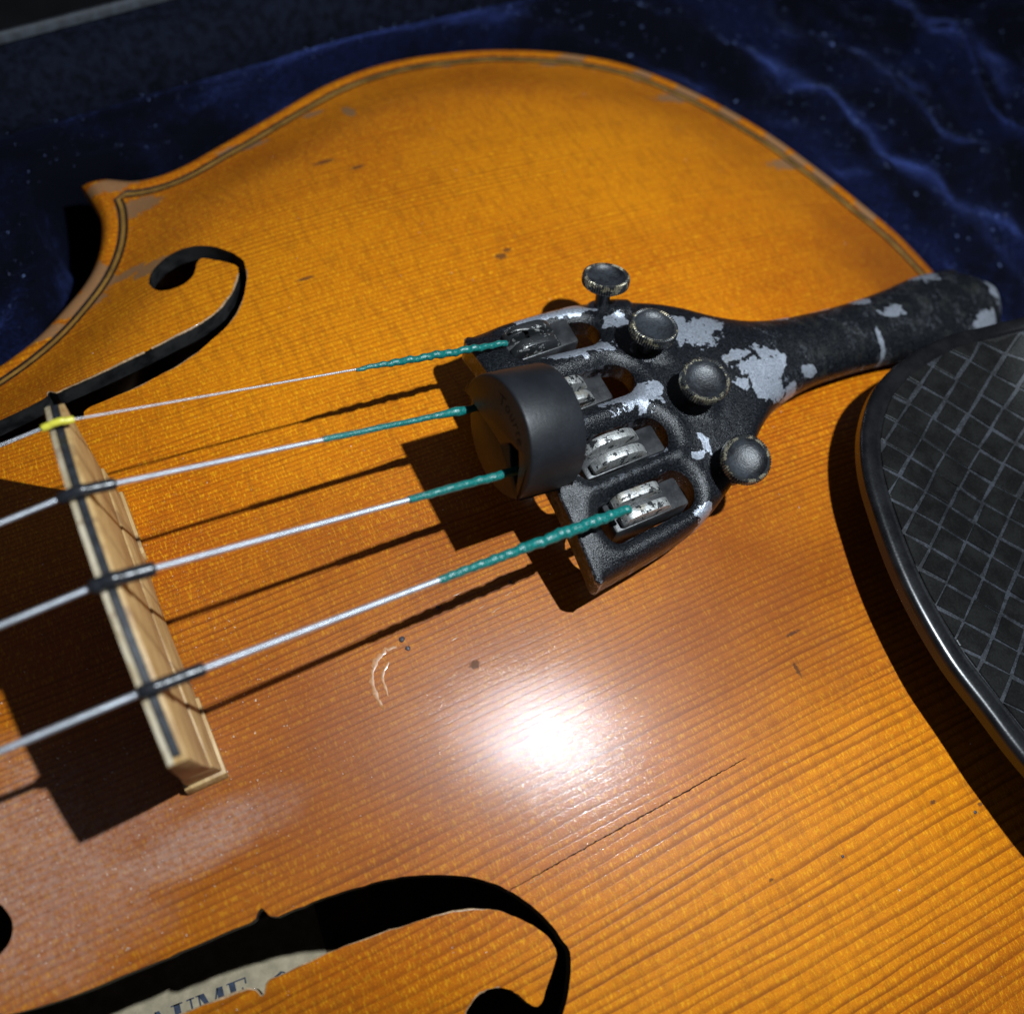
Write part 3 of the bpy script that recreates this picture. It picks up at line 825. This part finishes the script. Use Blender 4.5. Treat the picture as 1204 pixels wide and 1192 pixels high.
# ------------------------------------------------------------------ strings
def tp_c(x): return np.interp(x, [55, 75, 93, 160], [0.3, 2.9, 4.8, 4.5])
ENDS = {}
def violin_string(nm, label, yb, zb, ye, ze, xe, r, mat, silk_x, silk_r, sleeve, ynut, smat, tw, lu):
    root = thing('violin_string', label, 'string', (0, yb, zb), 'strings crossing the bridge')
    B = np.array([0.2, yb, zb]); E = np.array([xe, ye, ze])
    d = (E - B)
    def at(x): return B + d * ((x - B[0]) / d[0])
    nut = np.array([-326.0, ynut, 10.2])
    def left(x): return B + (nut - B) * ((x - B[0]) / (nut[0] - B[0]))
    xs_l = [-326, -200, -100, -40, -15, -6, -3, -1.6]
    pts = [left(x) for x in xs_l] + [B + np.array([-0.6, 0, 0.02]), B + np.array([0.4, 0, 0.02])] + [at(x) for x in np.arange(2.0, silk_x[0] + 1.5, 1.0)]
    tube('winding', pts, r, mat, root, 12)
    xs = np.arange(silk_x[0], silk_x[1] + 0.01, 0.13)
    prof = np.interp((xs - xs[0]) / (xs[-1] - xs[0]), silk_r[0], silk_r[1])
    q = np.array([at(x) for x in xs])
    sd = int(abs(yb) * 10)
    q[:, 1] += 0.05 * np.sin(xs * 1.3 + sd) * (prof > r * 1.6); q[:, 2] += 0.05 * np.cos(xs * 0.9 + sd)
    tube('silk_wrap', q, prof, 'silk', root, 18, twist=tw, pitch=2.1, lump=lu, seed=sd)
    s0, s1, sr, bend = sleeve
    sx = np.linspace(s0, s1, 24)
    sp = np.array([left(x) if x < -0.6 else (at(x) if x > 0.8 else B) for x in sx])
    for k, x in enumerate(sx):
        if -0.6 <= x <= 0.8:
            sp[k] = B + np.array([x - 0.2, 0, 0.03])
    rad = np.full(24, sr); rad[[0, -1]] *= 0.86
    tube('sleeve', sp, rad, smat, root, 18, lump=0.02, seed=3)
    return root
violin_string('e', 'thinnest string, passing through the yellow sleeve on the bridge', 17.1, 43.25, 17.0, 28.6, 60.0, 0.14, 'steel', (36.4, 59.8), ((0, .25, .6, 1), (.26, .48, .55, .45)), (-1.6, 1.9, 0.43, 0), 7.6, 'sleeve_yellow', 0.13, 0.09)
violin_string('a', 'silver string second from the yellow sleeve, running into the treble side of the mute', 5.6, 46.75, 6.1, 29.2, 66.0, 0.29, 'silver', (27.5, 56.0), ((0, .1, .52, .66, .72, 1), (.40, .40, .40, .66, .5, .5)), (-1.9, 3.9, 0.68, 0), 2.6, 'sleeve_black', 0.03, 0.03)
violin_string('d', 'silver string between its neighbours, running into the notched side of the mute', -5.8, 47.35, -4.6, 29.2, 68.0, 0.34, 'silver', (34.0, 60.0), ((0, .1, .6, 1), (.46, .50, .60, .66)), (-1.7, 4.6, 0.82, 0), -2.8, 'sleeve_black', 0.05, 0.03)
violin_string('g', 'thickest string nearest the camera with the longest twisted green end', -17.4, 44.85, -14.2, 29.6, 66.0, 0.38, 'silver', (33.2, 62.5), ((0, .1, .35, .6, .8, 1), (.48, .52, .62, .78, .80, .60)), (-0.9, 5.6, 0.74, 0), -8.0, 'sleeve_black', 0.07, 0.08)

# ------------------------------------------------------------------ tailpiece with built-in fine tuners
tail = thing('tailpiece', 'chipped black metal tailpiece with four fine tuner screws', 'tailpiece', (108, 4, 14))
HWX = [55, 63, 70, 75, 80, 85, 89, 92.5, 97, 101, 105, 112, 125, 136, 146, 152, 156.5, 159.6, 161.0]
HWY = [21.4, 21.4, 21.2, 20.6, 19.2, 17.0, 14.9, 12.7, 10.0, 8.4, 7.3, 6.4, 6.3, 7.2, 8.6, 8.7, 7.7, 5.0, 1.2]
hc = catmull(list(zip(HWX, HWY)), 8)
def hw(x): return np.interp(x, hc[:, 0], hc[:, 1])
edge_t = [(x, tp_c(x) + w) for x, w in hc]
edge_b = [(x, tp_c(x) - w) for x, w in hc[::-1]]
fr = [(55.3, -21.2), (54.8, -20.6), (54.8, -10), (54.8, 0), (54.8, 10), (54.9, 20.6), (55.6, 21.9)]
TPO = resample(np.vstack([edge_t[1:], edge_b[:-1], fr, [edge_t[1]]]), 0.8)[:-1]
def stadium(x0, x1, yc0, yc1, w, n=9):
    out = []
    for k in range(n):
        th = math.pi / 2 - math.pi * k / (n - 1)
        out.append((x1 - w + w * math.cos(th), yc1 + w * math.sin(th)))
    for k in range(n):
        th = -math.pi / 2 - math.pi * k / (n - 1)
        out.append((x0 + w * 0.7 + w * 0.7 * math.cos(th), yc0 + w * math.sin(th)))
    L = np.array(out + [out[0]])
    return resample(L, 0.7)[:-1]
SLOT_Y = {'e': (16.9, 16.7), 'a': (5.6, 6.4), 'd': (-4.8, -3.8), 'g': (-14.0, -12.6)}
SLOTS = {k: stadium(59.0 if k != 'e' else 60.5, 76.3, a, b, 3.0) for k, (a, b) in SLOT_Y.items()}
def tp_z(V):
    x, y = V[:, 0], V[:, 1]
    v = y - tp_c(x)
    z = np.interp(x, [55, 160], [30.8, 12.0]) - 4.5 * (v / 21.6) ** 2
    e = dist(V, TPO)
    z = z - 1.5 * (1 - np.sqrt(np.clip(1 - (1 - np.clip(e / 1.5, 0, 1)) ** 2, 0, 1))) * np.where(x < 56.5, 0.35, 1.0)
    neck = sstep(x, 88, 108)
    z = z - neck * 2.4 * np.clip(np.abs(v) / np.maximum(hw(x), 0.5), 0, 1) ** 2.2
    for L in SLOTS.values():
        ds = dist(V, L)
        z = z - 1.0 * np.clip(1 - ds / 1.5, 0, 1) ** 2
        z = z + 0.35 * np.exp(-((ds - 2.0) / 0.9) ** 2)
    for bx, by in ((82, 20.4), (82.5, 9.6), (84.2, -1.2), (84.5, -12.6)):          # low round bosses that carry the screws
        z = z + 0.9 * sstep(np.hypot(x - bx, y - by), 3.1, 2.2)
    return z
pts = []
for d in (0.15, 0.4, 0.8, 1.4, 2.0):
    p, ok = inset_pts(TPO, d); pts.append(p[ok])
for L in SLOTS.values():
    for d in (-0.3, -0.7, -1.2):
        p, ok = inset_pts(L, d, 0.05); pts.append(p[ok])
jx, jy = np.meshgrid(np.arange(55, 161, 0.9), np.arange(-22, 26, 0.9), indexing='ij')
gq = np.c_[jx.ravel(), jy.ravel()] + rng.uniform(-0.15, 0.15, (jx.size, 2))
gq = gq[inside(gq, TPO)]; gq = gq[dist(gq, TPO) > 2.3]
for L in SLOTS.values():
    gq = gq[~inside(gq, L)]; gq = gq[dist(gq, L) > 1.5]
exq = np.vstack(pts + [gq])
exq = exq[inside(exq, TPO)]
for L in SLOTS.values():
    exq = exq[~inside(exq, L)]
def tp_bot(V):
    v = V[:, 1] - tp_c(V[:, 0])
    return np.interp(V[:, 0], [55, 160], [30.8, 12.0]) - 4.5 * (v / 21.6) ** 2 - np.interp(V[:, 0], [55, 70, 110, 161], [4.6, 4.2, 5.2, 5.6])
sheet('body', TPO, list(SLOTS.values()), exq, tp_z, tp_bot, ['paint', 'paint', 'lever'], tail, 1, 1, 2, auto=50)
def tpz1(x, y): return float(tp_z(np.array([[x, y]]))[0])
AX = {}
for k, (cx, cy, h) in {'e': (79.8, 22.4, 6.3), 'a': (80.6, 10.1, 5.8), 'd': (83.0, -0.9, 5.8), 'g': (83.3, -13.6, 5.8)}.items():
    v = cy - tp_c(cx)
    ax = np.array([0.10, 0.30 * v / 18, 1.0]); ax /= np.linalg.norm(ax)
    if k == 'd': ax = np.array([-0.06, -0.06, 1.0])
    if k == 'g': ax = np.array([-0.10, -0.22, 1.0]); 
    ax = ax / np.linalg.norm(ax)
    z0 = float(np.interp(cx, [55, 160], [30.8, 12.0]) - 4.5 * (v / 21.6) ** 2)
    top = np.array([cx, cy, z0 + h])
    base = top - ax * (h + 1.5)
    knob = lathe('thumb_screw', [(1.15, -3.5), (1.15, 4.2 + h - 5.5), (1.5, 4.6 + h - 5.5), (2.9, h - 0.5), (3.15, h - 0.1), (3.2, h + 0.75), (3.25, h + 1.35), (3.0, h + 1.5), (2.75, h + 1.12), (2.0, h + 0.80), (1.0, h + 0.62), (0.01, h + 0.58)],
                 base, ax, 'knob', tail, 48, auto=35)
    lathe('knurled_rim', [(3.0, h - 0.25), (3.62, h + 0.0), (3.72, h + 0.3), (3.72, h + 1.15), (3.62, h + 1.5), (3.40, h + 1.62), (3.12, h + 1.50), (3.0, h + 1.0)],
          base, ax, 'knurl', knob, 116, knurl=0.055, auto=25, caps=False)
    lathe('collar', [(2.3, 0.3), (2.3, 1.8), (1.9, 2.1), (1.2, 2.15)], base, ax, 'paint', knob, 32)
    # lever hook: two curved prongs with the string end held between them
    ya, yb_ = SLOT_Y[k]
    yc = {'e': 17.0, 'a': 6.2, 'd': -4.6, 'g': -13.2}[k]
    x0, x1 = {'e': (60.2, 68.5), 'a': (61.0, 68.6), 'd': (62.0, 71.2), 'g': (62.0, 70.2)}[k]
    zs = tpz1(66, tp_c(66) + 10.0 if k == 'e' else yc + 4.2) + (0.2 if k == 'e' else 0.0)
    lev = box('tuner_lever', (x0 - 1.0, yc - 2.35, zs - 6.5), (x1 + 3.0, yc + 2.3, zs - 2.2), 'lever', tail, 0.5)
    rise = {'e': 0.9, 'a': 1.2, 'd': 1.2, 'g': 0.7}[k]
    for s in (-1, 1):
        L = x1 - x0
        topc = [(x0 + L * t, zs - 1.2 + (rise + 1.2) * (1 - abs(2 * t - 1.0) ** (7.0 if k == 'g' else 3.6)) - 0.9 * t) for t in np.linspace(0, 1, 13)]
        botc = [(x1 - 0.2, zs - 3.5), (x0 + 0.4, zs - 3.5)]
        prism('prong', topc + botc, lambda u, v, t: (u, t, v), yc + s * 0.62, yc + s * 2.1, 'prong' if k != 'e' else 'prong_dark', lev, 0.18, auto=40)
    if k == 'e':
        loop = [(60.0 + 4.2 * math.sin(a) + 1, 17.0 + 1.1 * math.cos(a * 2), zs + 0.6 + 0.9 * math.sin(a)) for a in np.linspace(0, math.pi, 20)]
        tube('hook_wire', loop, 0.18, 'prong', lev, 8)
# tail cord over the saddle to the end button
for s in (-1, 1):
    tube('tail_cord', catmull([(152, 4 + s * 3, 9.2), (159, 3 + s * 4, 7.2), (164, 2 + s * 5, 4.9), (168.5, 1 + s * 5.2, -3), (168.8, s * 5.0, -12), (168.6, s * 4.6, -17)], 8), 0.75, 'brassy', tail, 12)

# ------------------------------------------------------------------ rubber mute parked against the tailpiece
mute = thing('mute', 'round black rubber mute on the two middle strings against the tailpiece', 'mute', (52, -0.8, 30))
sa = math.radians(13.5)
MC = np.array([48.0, -0.8, 36.9])
m_ax = np.array([math.cos(sa), 0, -math.sin(sa)]); m_up = np.array([math.sin(sa), 0, math.cos(sa)])
def m3(u, v, t): return tuple(MC + m_ax * t + np.array([0, 1, 0]) * u + m_up * v)
R_ = 8.4
def arc(a0, a1, n, r=R_): return [(r * math.cos(math.radians(a)), r * math.sin(math.radians(a))) for a in np.linspace(a0, a1, n)]
upper = arc(196, -12, 60) + [(8.2, -1.0), (6.8, -0.6), (3.0, -0.1), (0.5, 0.3), (-1.5, 0.4), (-2.5, 2.5), (-4.3, 3.2), (-5.6, 1.6), (-6.9, -1.2), (-8.1, -2.2)]
up_o = prism('upper_body', upper, m3, 0.0, 8.6, 'rubber', mute, 0.35, 3, auto=50)
lower = [(8.55, -1.9), (3.0, -0.35), (-1.6, 0.1), (-3.2, -1.8), (-5.4, -2.9), (-7.5, -4.3)] + arc(210, 347, 44)
prism('lower_body', lower, m3, 1.5, 8.5, 'rubber', mute, 0.25, 2, auto=50)
prism('core', arc(0, 350, 36, 6.2), m3, 3.0, 8.3, 'rubber', mute, 0.2)
def text_mesh(txt, size):
    cu = bpy.data.curves.new('t', 'FONT'); cu.body = txt; cu.size = size; cu.align_x = 'CENTER'
    cu.space_character = 1.15
    o = bpy.data.objects.new('t', cu); C.objects.link(o)
    dg = bpy.context.evaluated_depsgraph_get()
    me = bpy.data.meshes.new_from_object(o.evaluated_get(dg))
    bpy.data.objects.remove(o); bpy.data.curves.remove(cu)
    return me
tm = text_mesh('Tourte', 2.1)
bm = bmesh.new(); bm.from_mesh(tm); bpy.data.meshes.remove(tm)
for v in bm.verts:                        # lettering bent along the upper rim of the face, as seen from the bridge side
    ang = math.radians(100) + v.co.x / 5.6
    r = 5.3 + v.co.y
    v.co = Vector(m3(r * math.cos(ang), r * math.sin(ang), -0.02))
from_bm('lettering', bm, 'rubber_ink', up_o, False)

# ------------------------------------------------------------------ chin rest
chin = thing('chin_rest', 'black plastic chin rest with a dusty squared pattern beside the tailpiece', 'chin rest', (135, -50, 10))
CHZ = 23.6
CH = [(148.4, -7.9), (142.2, -6.1), (132.6, -4.9), (122.2, -6.1), (114.9, -8.7), (108.9, -13.4), (105, -18.5), (102.3, -24.1), (98.4, -37), (96.9, -49.3), (97.4, -57.8), (98, -65.8),
      (100.5, -78), (107, -90), (119, -97), (135, -97), (150, -88), (162, -71), (169, -50), (171, -30), (166, -16), (157, -10.4)]
CH = [(x - 1.2, y - 0.3) for x, y in CH]
CHO = resample(np.vstack([closed_spline(CH, 8), closed_spline(CH, 8)[:1]]), 1.0)[:-1]
def chin_z(V, rim=True):
    d = dist(V, CHO)
    z = CHZ - 4.2 * sstep(d, 1.5, 28) + 9.0 * sstep(V[:, 0] - 0.25 * (V[:, 1] + 20), 134, 164)
    if rim:
        t = np.clip(d / 1.0, 0, 1)
        z = z - 1.0 * (1 - np.sqrt(np.clip(1 - (1 - t) ** 2, 0, 1)))
        z = z - 0.06 * np.exp(-((d - 2.4) / 0.25) ** 2)
    return z
pts = []
for d in (0.1, 0.3, 0.6, 1.0, 1.5, 1.9, 2.2, 2.4, 2.6, 2.95, 4.0, 5.0):
    p, ok = inset_pts(CHO, d); pts.append(p[ok])
jx, jy = np.meshgrid(np.arange(97, 172, 1.6), np.arange(-98, -3, 1.6), indexing='ij')
gq = np.c_[jx.ravel(), jy.ravel()] + rng.uniform(-0.2, 0.2, (jx.size, 2))
gq = gq[inside(gq, CHO)]; gq = gq[dist(gq, CHO) > 5.8]
plate = sheet('cup', CHO, [], np.vstack(pts + [gq]), chin_z, lambda V: CHZ - 2.6 - 4.5 * sstep(dist(V, CHO), 0.5, 12) + 9.0 * sstep(V[:, 0] - 0.25 * (V[:, 1] + 20), 134, 164), ['chin_rim', 'chin_rim', 'chin_rim', 'chin_groove'], chin, auto=50)
cd = {}
me = plate.data
cen = np.array([(p.center.x / S, p.center.y / S) for p in me.polygons])
nz = np.array([p.normal.z for p in me.polygons])
dd = dist(cen, CHO)
for p, d, n in zip(me.polygons, dd, nz):
    if d > 2.9 and n > 0.3:
        p.material_index = 3
INS, okI = inset_pts(CHO, 2.9); INS = INS[okI][::2]
def clip_poly(poly, clip):
    area = 0.5 * np.sum(clip[:, 0] * np.roll(clip[:, 1], -1) - clip[:, 1] * np.roll(clip[:, 0], -1))
    if area < 0: clip = clip[::-1]
    out = [np.array(p, float) for p in poly]
    for a, b in zip(clip, np.roll(clip, -1, 0)):
        inp, out = out, []
        if not inp: break
        f = lambda p: (b[0] - a[0]) * (p[1] - a[1]) - (b[1] - a[1]) * (p[0] - a[0])
        for i in range(len(inp)):
            p, q_ = inp[i], inp[(i + 1) % len(inp)]
            fp, fq = f(p), f(q_)
            if fp >= 0: out.append(p)
            if (fp >= 0) != (fq >= 0): out.append(p + (q_ - p) * fp / (fp - fq))
    return out
ga, gb_ = np.array([2.80, -3.56]), np.array([-4.15, -2.15])
A0 = np.array([129.3, -7.3])
cup_pts = []
n_pads = 0
for i in range(-14, 34):
    for j in range(-16, 26):
        o = A0 + ga * i + gb_ * j
        gA = 0.06 + rng.uniform(-0.03, 0.03); gB = 0.06 + rng.uniform(-0.03, 0.03)
        quad = [o + ga * gA + gb_ * gB, o + ga * (1 - gA) + gb_ * gB, o + ga * (1 - gA) + gb_ * (1 - gB), o + ga * gA + gb_ * (1 - gB)]
        quad = [p + rng.normal(0, 0.09, 2) for p in quad]
        if not (90 < o[0] < 180 and -105 < o[1] < 5) or not inside(np.array([o + (ga + gb_) / 2]), CHO[::3])[0]:
            continue
        poly = clip_poly(quad, INS)
        if len(poly) < 3: continue
        poly = np.array(poly)
        k0 = [0]
        for t in range(1, len(poly)):
            if np.hypot(*(poly[t] - poly[k0[-1]])) > 0.12: k0.append(t)
        poly = poly[k0]
        ar = 0.5 * abs(np.sum(poly[:, 0] * np.roll(poly[:, 1], -1) - poly[:, 1] * np.roll(poly[:, 0], -1)))
        if ar < 1.2 or len(poly) < 3: continue
        cn = poly.mean(0)
        inner = cn + (poly - cn) * (1 - 0.14 / np.maximum(np.linalg.norm(poly - cn, axis=1), 0.4))[:, None]
        n = len(poly)
        hgt = 0.26 + rng.uniform(-0.04, 0.04)
        zc = chin_z(np.vstack([poly, inner, [cn]]), False)
        tl = rng.normal(0, 0.028, 2)
        zc = zc + (np.vstack([poly, inner, [cn]]) - cn) @ tl
        verts = [(*p, z - 0.25) for p, z in zip(poly, zc[:n])] + [(*p, z + hgt * 0.7) for p, z in zip(poly, zc[:n])] + [(*p, z + hgt) for p, z in zip(inner, zc[n:2 * n])] + [(*cn, zc[-1] + hgt - 0.03)]
        faces = []
        for a in range(n):
            b = (a + 1) % n
            faces += [(a, b, n + b, n + a), (n + a, n + b, 2 * n + b, 2 * n + a), (2 * n + a, 2 * n + b, 3 * n)]
        pa = mobj('pad', verts, faces, 'chin_pad', plate, True, auto=12)
        if 0.5 * np.sum(poly[:, 0] * np.roll(poly[:, 1], -1) - poly[:, 1] * np.roll(poly[:, 0], -1)) < 0:
            pa.data.flip_normals()
        n_pads += 1
prism('cork_foot', [(150, -62), (166, -40), (160, -30), (146, -52)], lambda u, v, t: (u, v, t), 2.5, 18.4, 'cork', chin, 0.6)
for by in (-38, -52):
    tube('clamp_post', [(172.0, by, 17.5), (172.0, by, -38)], 2.2, 'brassy', chin, 16)
box('clamp_bar', (150, -58, -38.5), (175, -32, -35.2), 'brassy', chin, 0.6)
box('clamp_arm', (164, -58, 14.0), (175, -32, 17.8), 'chin_rim', chin, 0.8)

# ------------------------------------------------------------------ violin case lined with velvet
case = thing('violin_case', 'open violin case lined with crushed dark blue velvet', 'violin case', (0, 0, -48))
XA, XB, YA, YB = -420.0, 262.0, -150.0, 130.0
def taper(x): return 1 - 0.00072 * np.clip(80 - np.asarray(x, float), 0, 300)
rad = 30.0
def rect_d(V):                                            # signed distance to the rounded opening, positive inside
    cx, cy = (XA + XB) / 2, (YA + YB) / 2
    V = np.c_[V[:, 0], V[:, 1] / taper(V[:, 0])]
    qx = np.abs(V[:, 0] - cx) - ((XB - XA) / 2 - rad); qy = np.abs(V[:, 1] - cy) - ((YB - YA) / 2 - rad)
    return -(np.hypot(np.maximum(qx, 0), np.maximum(qy, 0)) + np.minimum(np.maximum(qx, qy), 0) - rad)
def vnoise(V, sc, seed):
    r = np.random.default_rng(seed)
    g = r.uniform(-1, 1, (64, 64))
    f = V / sc
    i = np.floor(f).astype(int); t = f - i; t = t * t * (3 - 2 * t)
    a = g[i[:, 0] % 64, i[:, 1] % 64]; b = g[(i[:, 0] + 1) % 64, i[:, 1] % 64]; c = g[i[:, 0] % 64, (i[:, 1] + 1) % 64]; d = g[(i[:, 0] + 1) % 64, (i[:, 1] + 1) % 64]
    return (a * (1 - t[:, 0]) + b * t[:, 0]) * (1 - t[:, 1]) + (c * (1 - t[:, 0]) + d * t[:, 0]) * t[:, 1]
NECK = np.array([(-330.0, -16), (-185, -16), (-185, 16), (-330, 16)])
def lining_z(V):
    d = np.where(inside(V, OUT), 0, dist(V, OUT[::2]))
    dn = np.where(inside(V, NECK), 0, dist(V, NECK))
    d = np.minimum(d, dn)
    e = rect_d(V)
    z = -38 + 30 * sstep(d, 4.0, 11.0)
    on = sstep(d, 7, 16) * sstep(e, 7, 22)
    fold = np.abs(vnoise(V + 6 * np.c_[vnoise(V, 30, 5), vnoise(V, 30, 6)], 19, 1))
    z = z + on * (5.0 * (0.5 - fold) + 2.2 * vnoise(V, 9, 2) + 0.8 * vnoise(V, 4.0, 3))
    wave = np.sin(d * 0.33 + 1.5 * vnoise(V, 40, 8))
    z = z + on * 1.6 * wave
    z = z + 5 * sstep(e, 34, 12) - 6 * sstep(e, 9, 2)
    z = z + 7.5 * np.exp(-((V[:, 0] - (214 + 2.0 * np.sin(V[:, 1] / 17))) / 3.2) ** 2) * sstep(V[:, 1], -140, -100) * on
    return z
def grid_mesh(name, xs, ys, zf, mat, parent, keep=None):
    X, Y = np.meshgrid(xs, ys, indexing='ij')
    V = np.c_[X.ravel(), Y.ravel()]
    Z = zf(V)
    ny = len(ys)
    faces = []
    kk = np.ones(len(V), bool) if keep is None else keep(V)
    for i in range(len(xs) - 1):
        for j in range(ny - 1):
            a = i * ny + j
            if kk[a] or kk[a + 1] or kk[a + ny] or kk[a + ny + 1]:
                faces.append((a, a + ny, a + ny + 1, a + 1))
    return mobj(name, [(*v, z) for v, z in zip(V, Z)], faces, mat, parent)
xs = np.r_[np.arange(XA, -80, 6.0), np.arange(-80, XB + 0.1, 1.9)]
ys_ = np.r_[np.arange(YA, 40, 5.0), np.arange(40, YB + 0.1, 1.7)]
lining = grid_mesh('lining', xs, ys_, lining_z, 'velvet', case, lambda V: rect_d(V) > -2)
lv = np.array([v.co[:2] for v in lining.data.vertices]) / S
dl_ = dist(lv, OUT[::2])
th_ = np.arctan2(lv[:, 1], lv[:, 0] - 60) * 70
wv = vnoise(lv, 26, 31) * 6
nap_lit = 0.5 + 0.55 * vnoise(np.c_[th_ + 400, dl_ + wv + 300] / np.array([2.6, 1.0]), 7.5, 32) * 0.8 + 0.25 * vnoise(np.c_[th_ + 400, dl_ + wv + 300] / np.array([1.8, 1.0]), 3.0, 33)
nap_lit = nap_lit + 0.35 * np.exp(-((dl_ - 13) / 5.0) ** 2) - 0.12 + 0.5 * np.exp(-((lv[:, 0] - (214 + 2.0 * np.sin(lv[:, 1] / 17))) / 1.6) ** 2)  # lit crests painted into the pile: brighter beside the body and along the ridge
na = lining.data.attributes.new('nap_lit', 'FLOAT', 'POINT')
na.data.foreach_set('value', nap_lit.astype(np.float32))
# rim: soft binding, then the hard shell
def rrect(off, n=14):
    out = []
    r = rad + off
    for cx, cy, a0 in ((XB - rad, YB - rad, 0), (XA + rad, YB - rad, 90), (XA + rad, YA + rad, 180), (XB - rad, YA + rad, 270)):
        for k in range(n):
            a = math.radians(a0 + 90 * k / (n - 1))
            out.append((cx + r * math.cos(a), cy + r * math.sin(a)))
    L = np.array(out + [out[0]])
    return resample(L, 4.0)[:-1]
def sweep(name, prof, mat, parent):
    rings = []
    base = rrect(0)
    T = np.roll(base, -1, 0) - np.roll(base, 1, 0); T /= np.linalg.norm(T, axis=1)[:, None]
    N = np.c_[T[:, 1], -T[:, 0]]
    k = len(base)
    verts, faces = [], []
    for off, z in prof:
        verts += [(p[0] + n[0] * off, (p[1] + n[1] * off) * float(taper(p[0] + n[0] * off)), z) for p, n in zip(base, N)]
    m = len(prof)
    for a in range(m):
        b = (a + 1) % m
        faces += [(a * k + i, a * k + (i + 1) % k, b * k + (i + 1) % k, b * k + i) for i in range(k)]
    return mobj(name, verts, faces, mat, parent, auto=50)
sweep('binding', [(-7, -4.0), (-6.3, 0.5), (-3.5, 4.4), (0, 6.2), (4, 6.6), (6, 4.0), (6, -8), (-7, -8)], 'binding', case)
sweep('piping', [(6.2, 5.2), (6.4, 6.6), (6.9, 7.1), (7.6, 7.0), (8.0, 6.4), (8.1, 5.2), (7, 4.4)], 'piping', case)
sweep('shell', [(6.4, 4.0), (10, 4.0), (11, 0), (12, -44), (6, -48), (5, -44)], 'shell', case)
bot = rrect(7)
mobj('floor_panel', [(p[0], p[1] * float(taper(p[0])), -47.0) for p in bot], [tuple(range(len(bot)))], 'shell', case, False)

g_n = np.linspace(-1, 1, 9) * 2500.0
ground = mobj('ground', [(x, y, -49.0) for x in g_n for y in g_n], [(i * 9 + j, (i + 1) * 9 + j, (i + 1) * 9 + j + 1, i * 9 + j + 1) for i in range(8) for j in range(8)], 'ground', None)
ground['kind'] = 'structure'; ground['label'] = 'dark surface under the open case'; ground['category'] = 'ground'

# ------------------------------------------------------------------ dust and lint (too fine to count)
def scatter(name, centers, sizes, elong, mat, label, cat):
    r = np.random.default_rng(11)
    tet = np.array([(1, 0, 0), (-0.6, 0.8, 0), (-0.6, -0.8, 0), (0, 0, 0.9), (0, 0, -0.5)])
    ft = [(0, 1, 3), (1, 2, 3), (2, 0, 3), (1, 0, 4), (2, 1, 4), (0, 2, 4)]
    verts, faces = [], []
    for c, s in zip(centers, sizes):
        a = r.uniform(0, 2 * math.pi); ca, sa_ = math.cos(a), math.sin(a)
        el = r.uniform(1, elong)
        o = len(verts)
        for v in tet:
            x, y = v[0] * el * s, v[1] * s
            verts.append((c[0] + x * ca - y * sa_, c[1] + x * sa_ + y * ca, c[2] + v[2] * s))
        faces += [tuple(o + i for i in f) for f in ft]
    o = mobj(name, verts, faces, mat, None, False)
    o['kind'] = 'stuff'; o['label'] = label; o['category'] = cat
    return o
r = np.random.default_rng(21)
xy = np.vstack([np.c_[r.normal(-14, 14, 1100), r.normal(-24, 12, 1100)], np.c_[r.normal(6, 6, 420), r.normal(-2, 16, 420)], np.c_[r.uniform(-30, 150, 420), r.uniform(-95, 95, 420)]])
xy = xy[inside(xy, OUT)]
for F in (F1, F2):
    xy = xy[~inside(xy, F)]; xy = xy[dist(xy, F) > 0.3]
sz = r.gamma(2.2, 0.018, len(xy)).clip(0.015, 0.13)
zt = plate_top(xy)
scatter('rosin_dust', [(*p, z + s * 0.4) for p, z, s in zip(xy, zt, sz)], sz, 2.0, 'grain_dust', 'fine white rosin dust scattered round the bridge', 'dust')
xy = np.c_[r.uniform(-60, 250, 4500), r.uniform(58, 124, 4500)]
xy = np.vstack([xy, np.c_[r.uniform(162, 250, 3500), r.uniform(-20, 124, 3500)]])
xy = xy[~inside(xy, OUT)]; dl = dist(xy, OUT[::2]); xy = xy[dl > 9]
sz = r.gamma(1.2, 0.036, len(xy)).clip(0.025, 0.22)
scatter('lint', [(*p, z + 0.5) for p, z in zip(xy, lining_z(xy))], sz, 3.5, 'lint', 'pale lint specks caught in the blue velvet pile', 'lint')
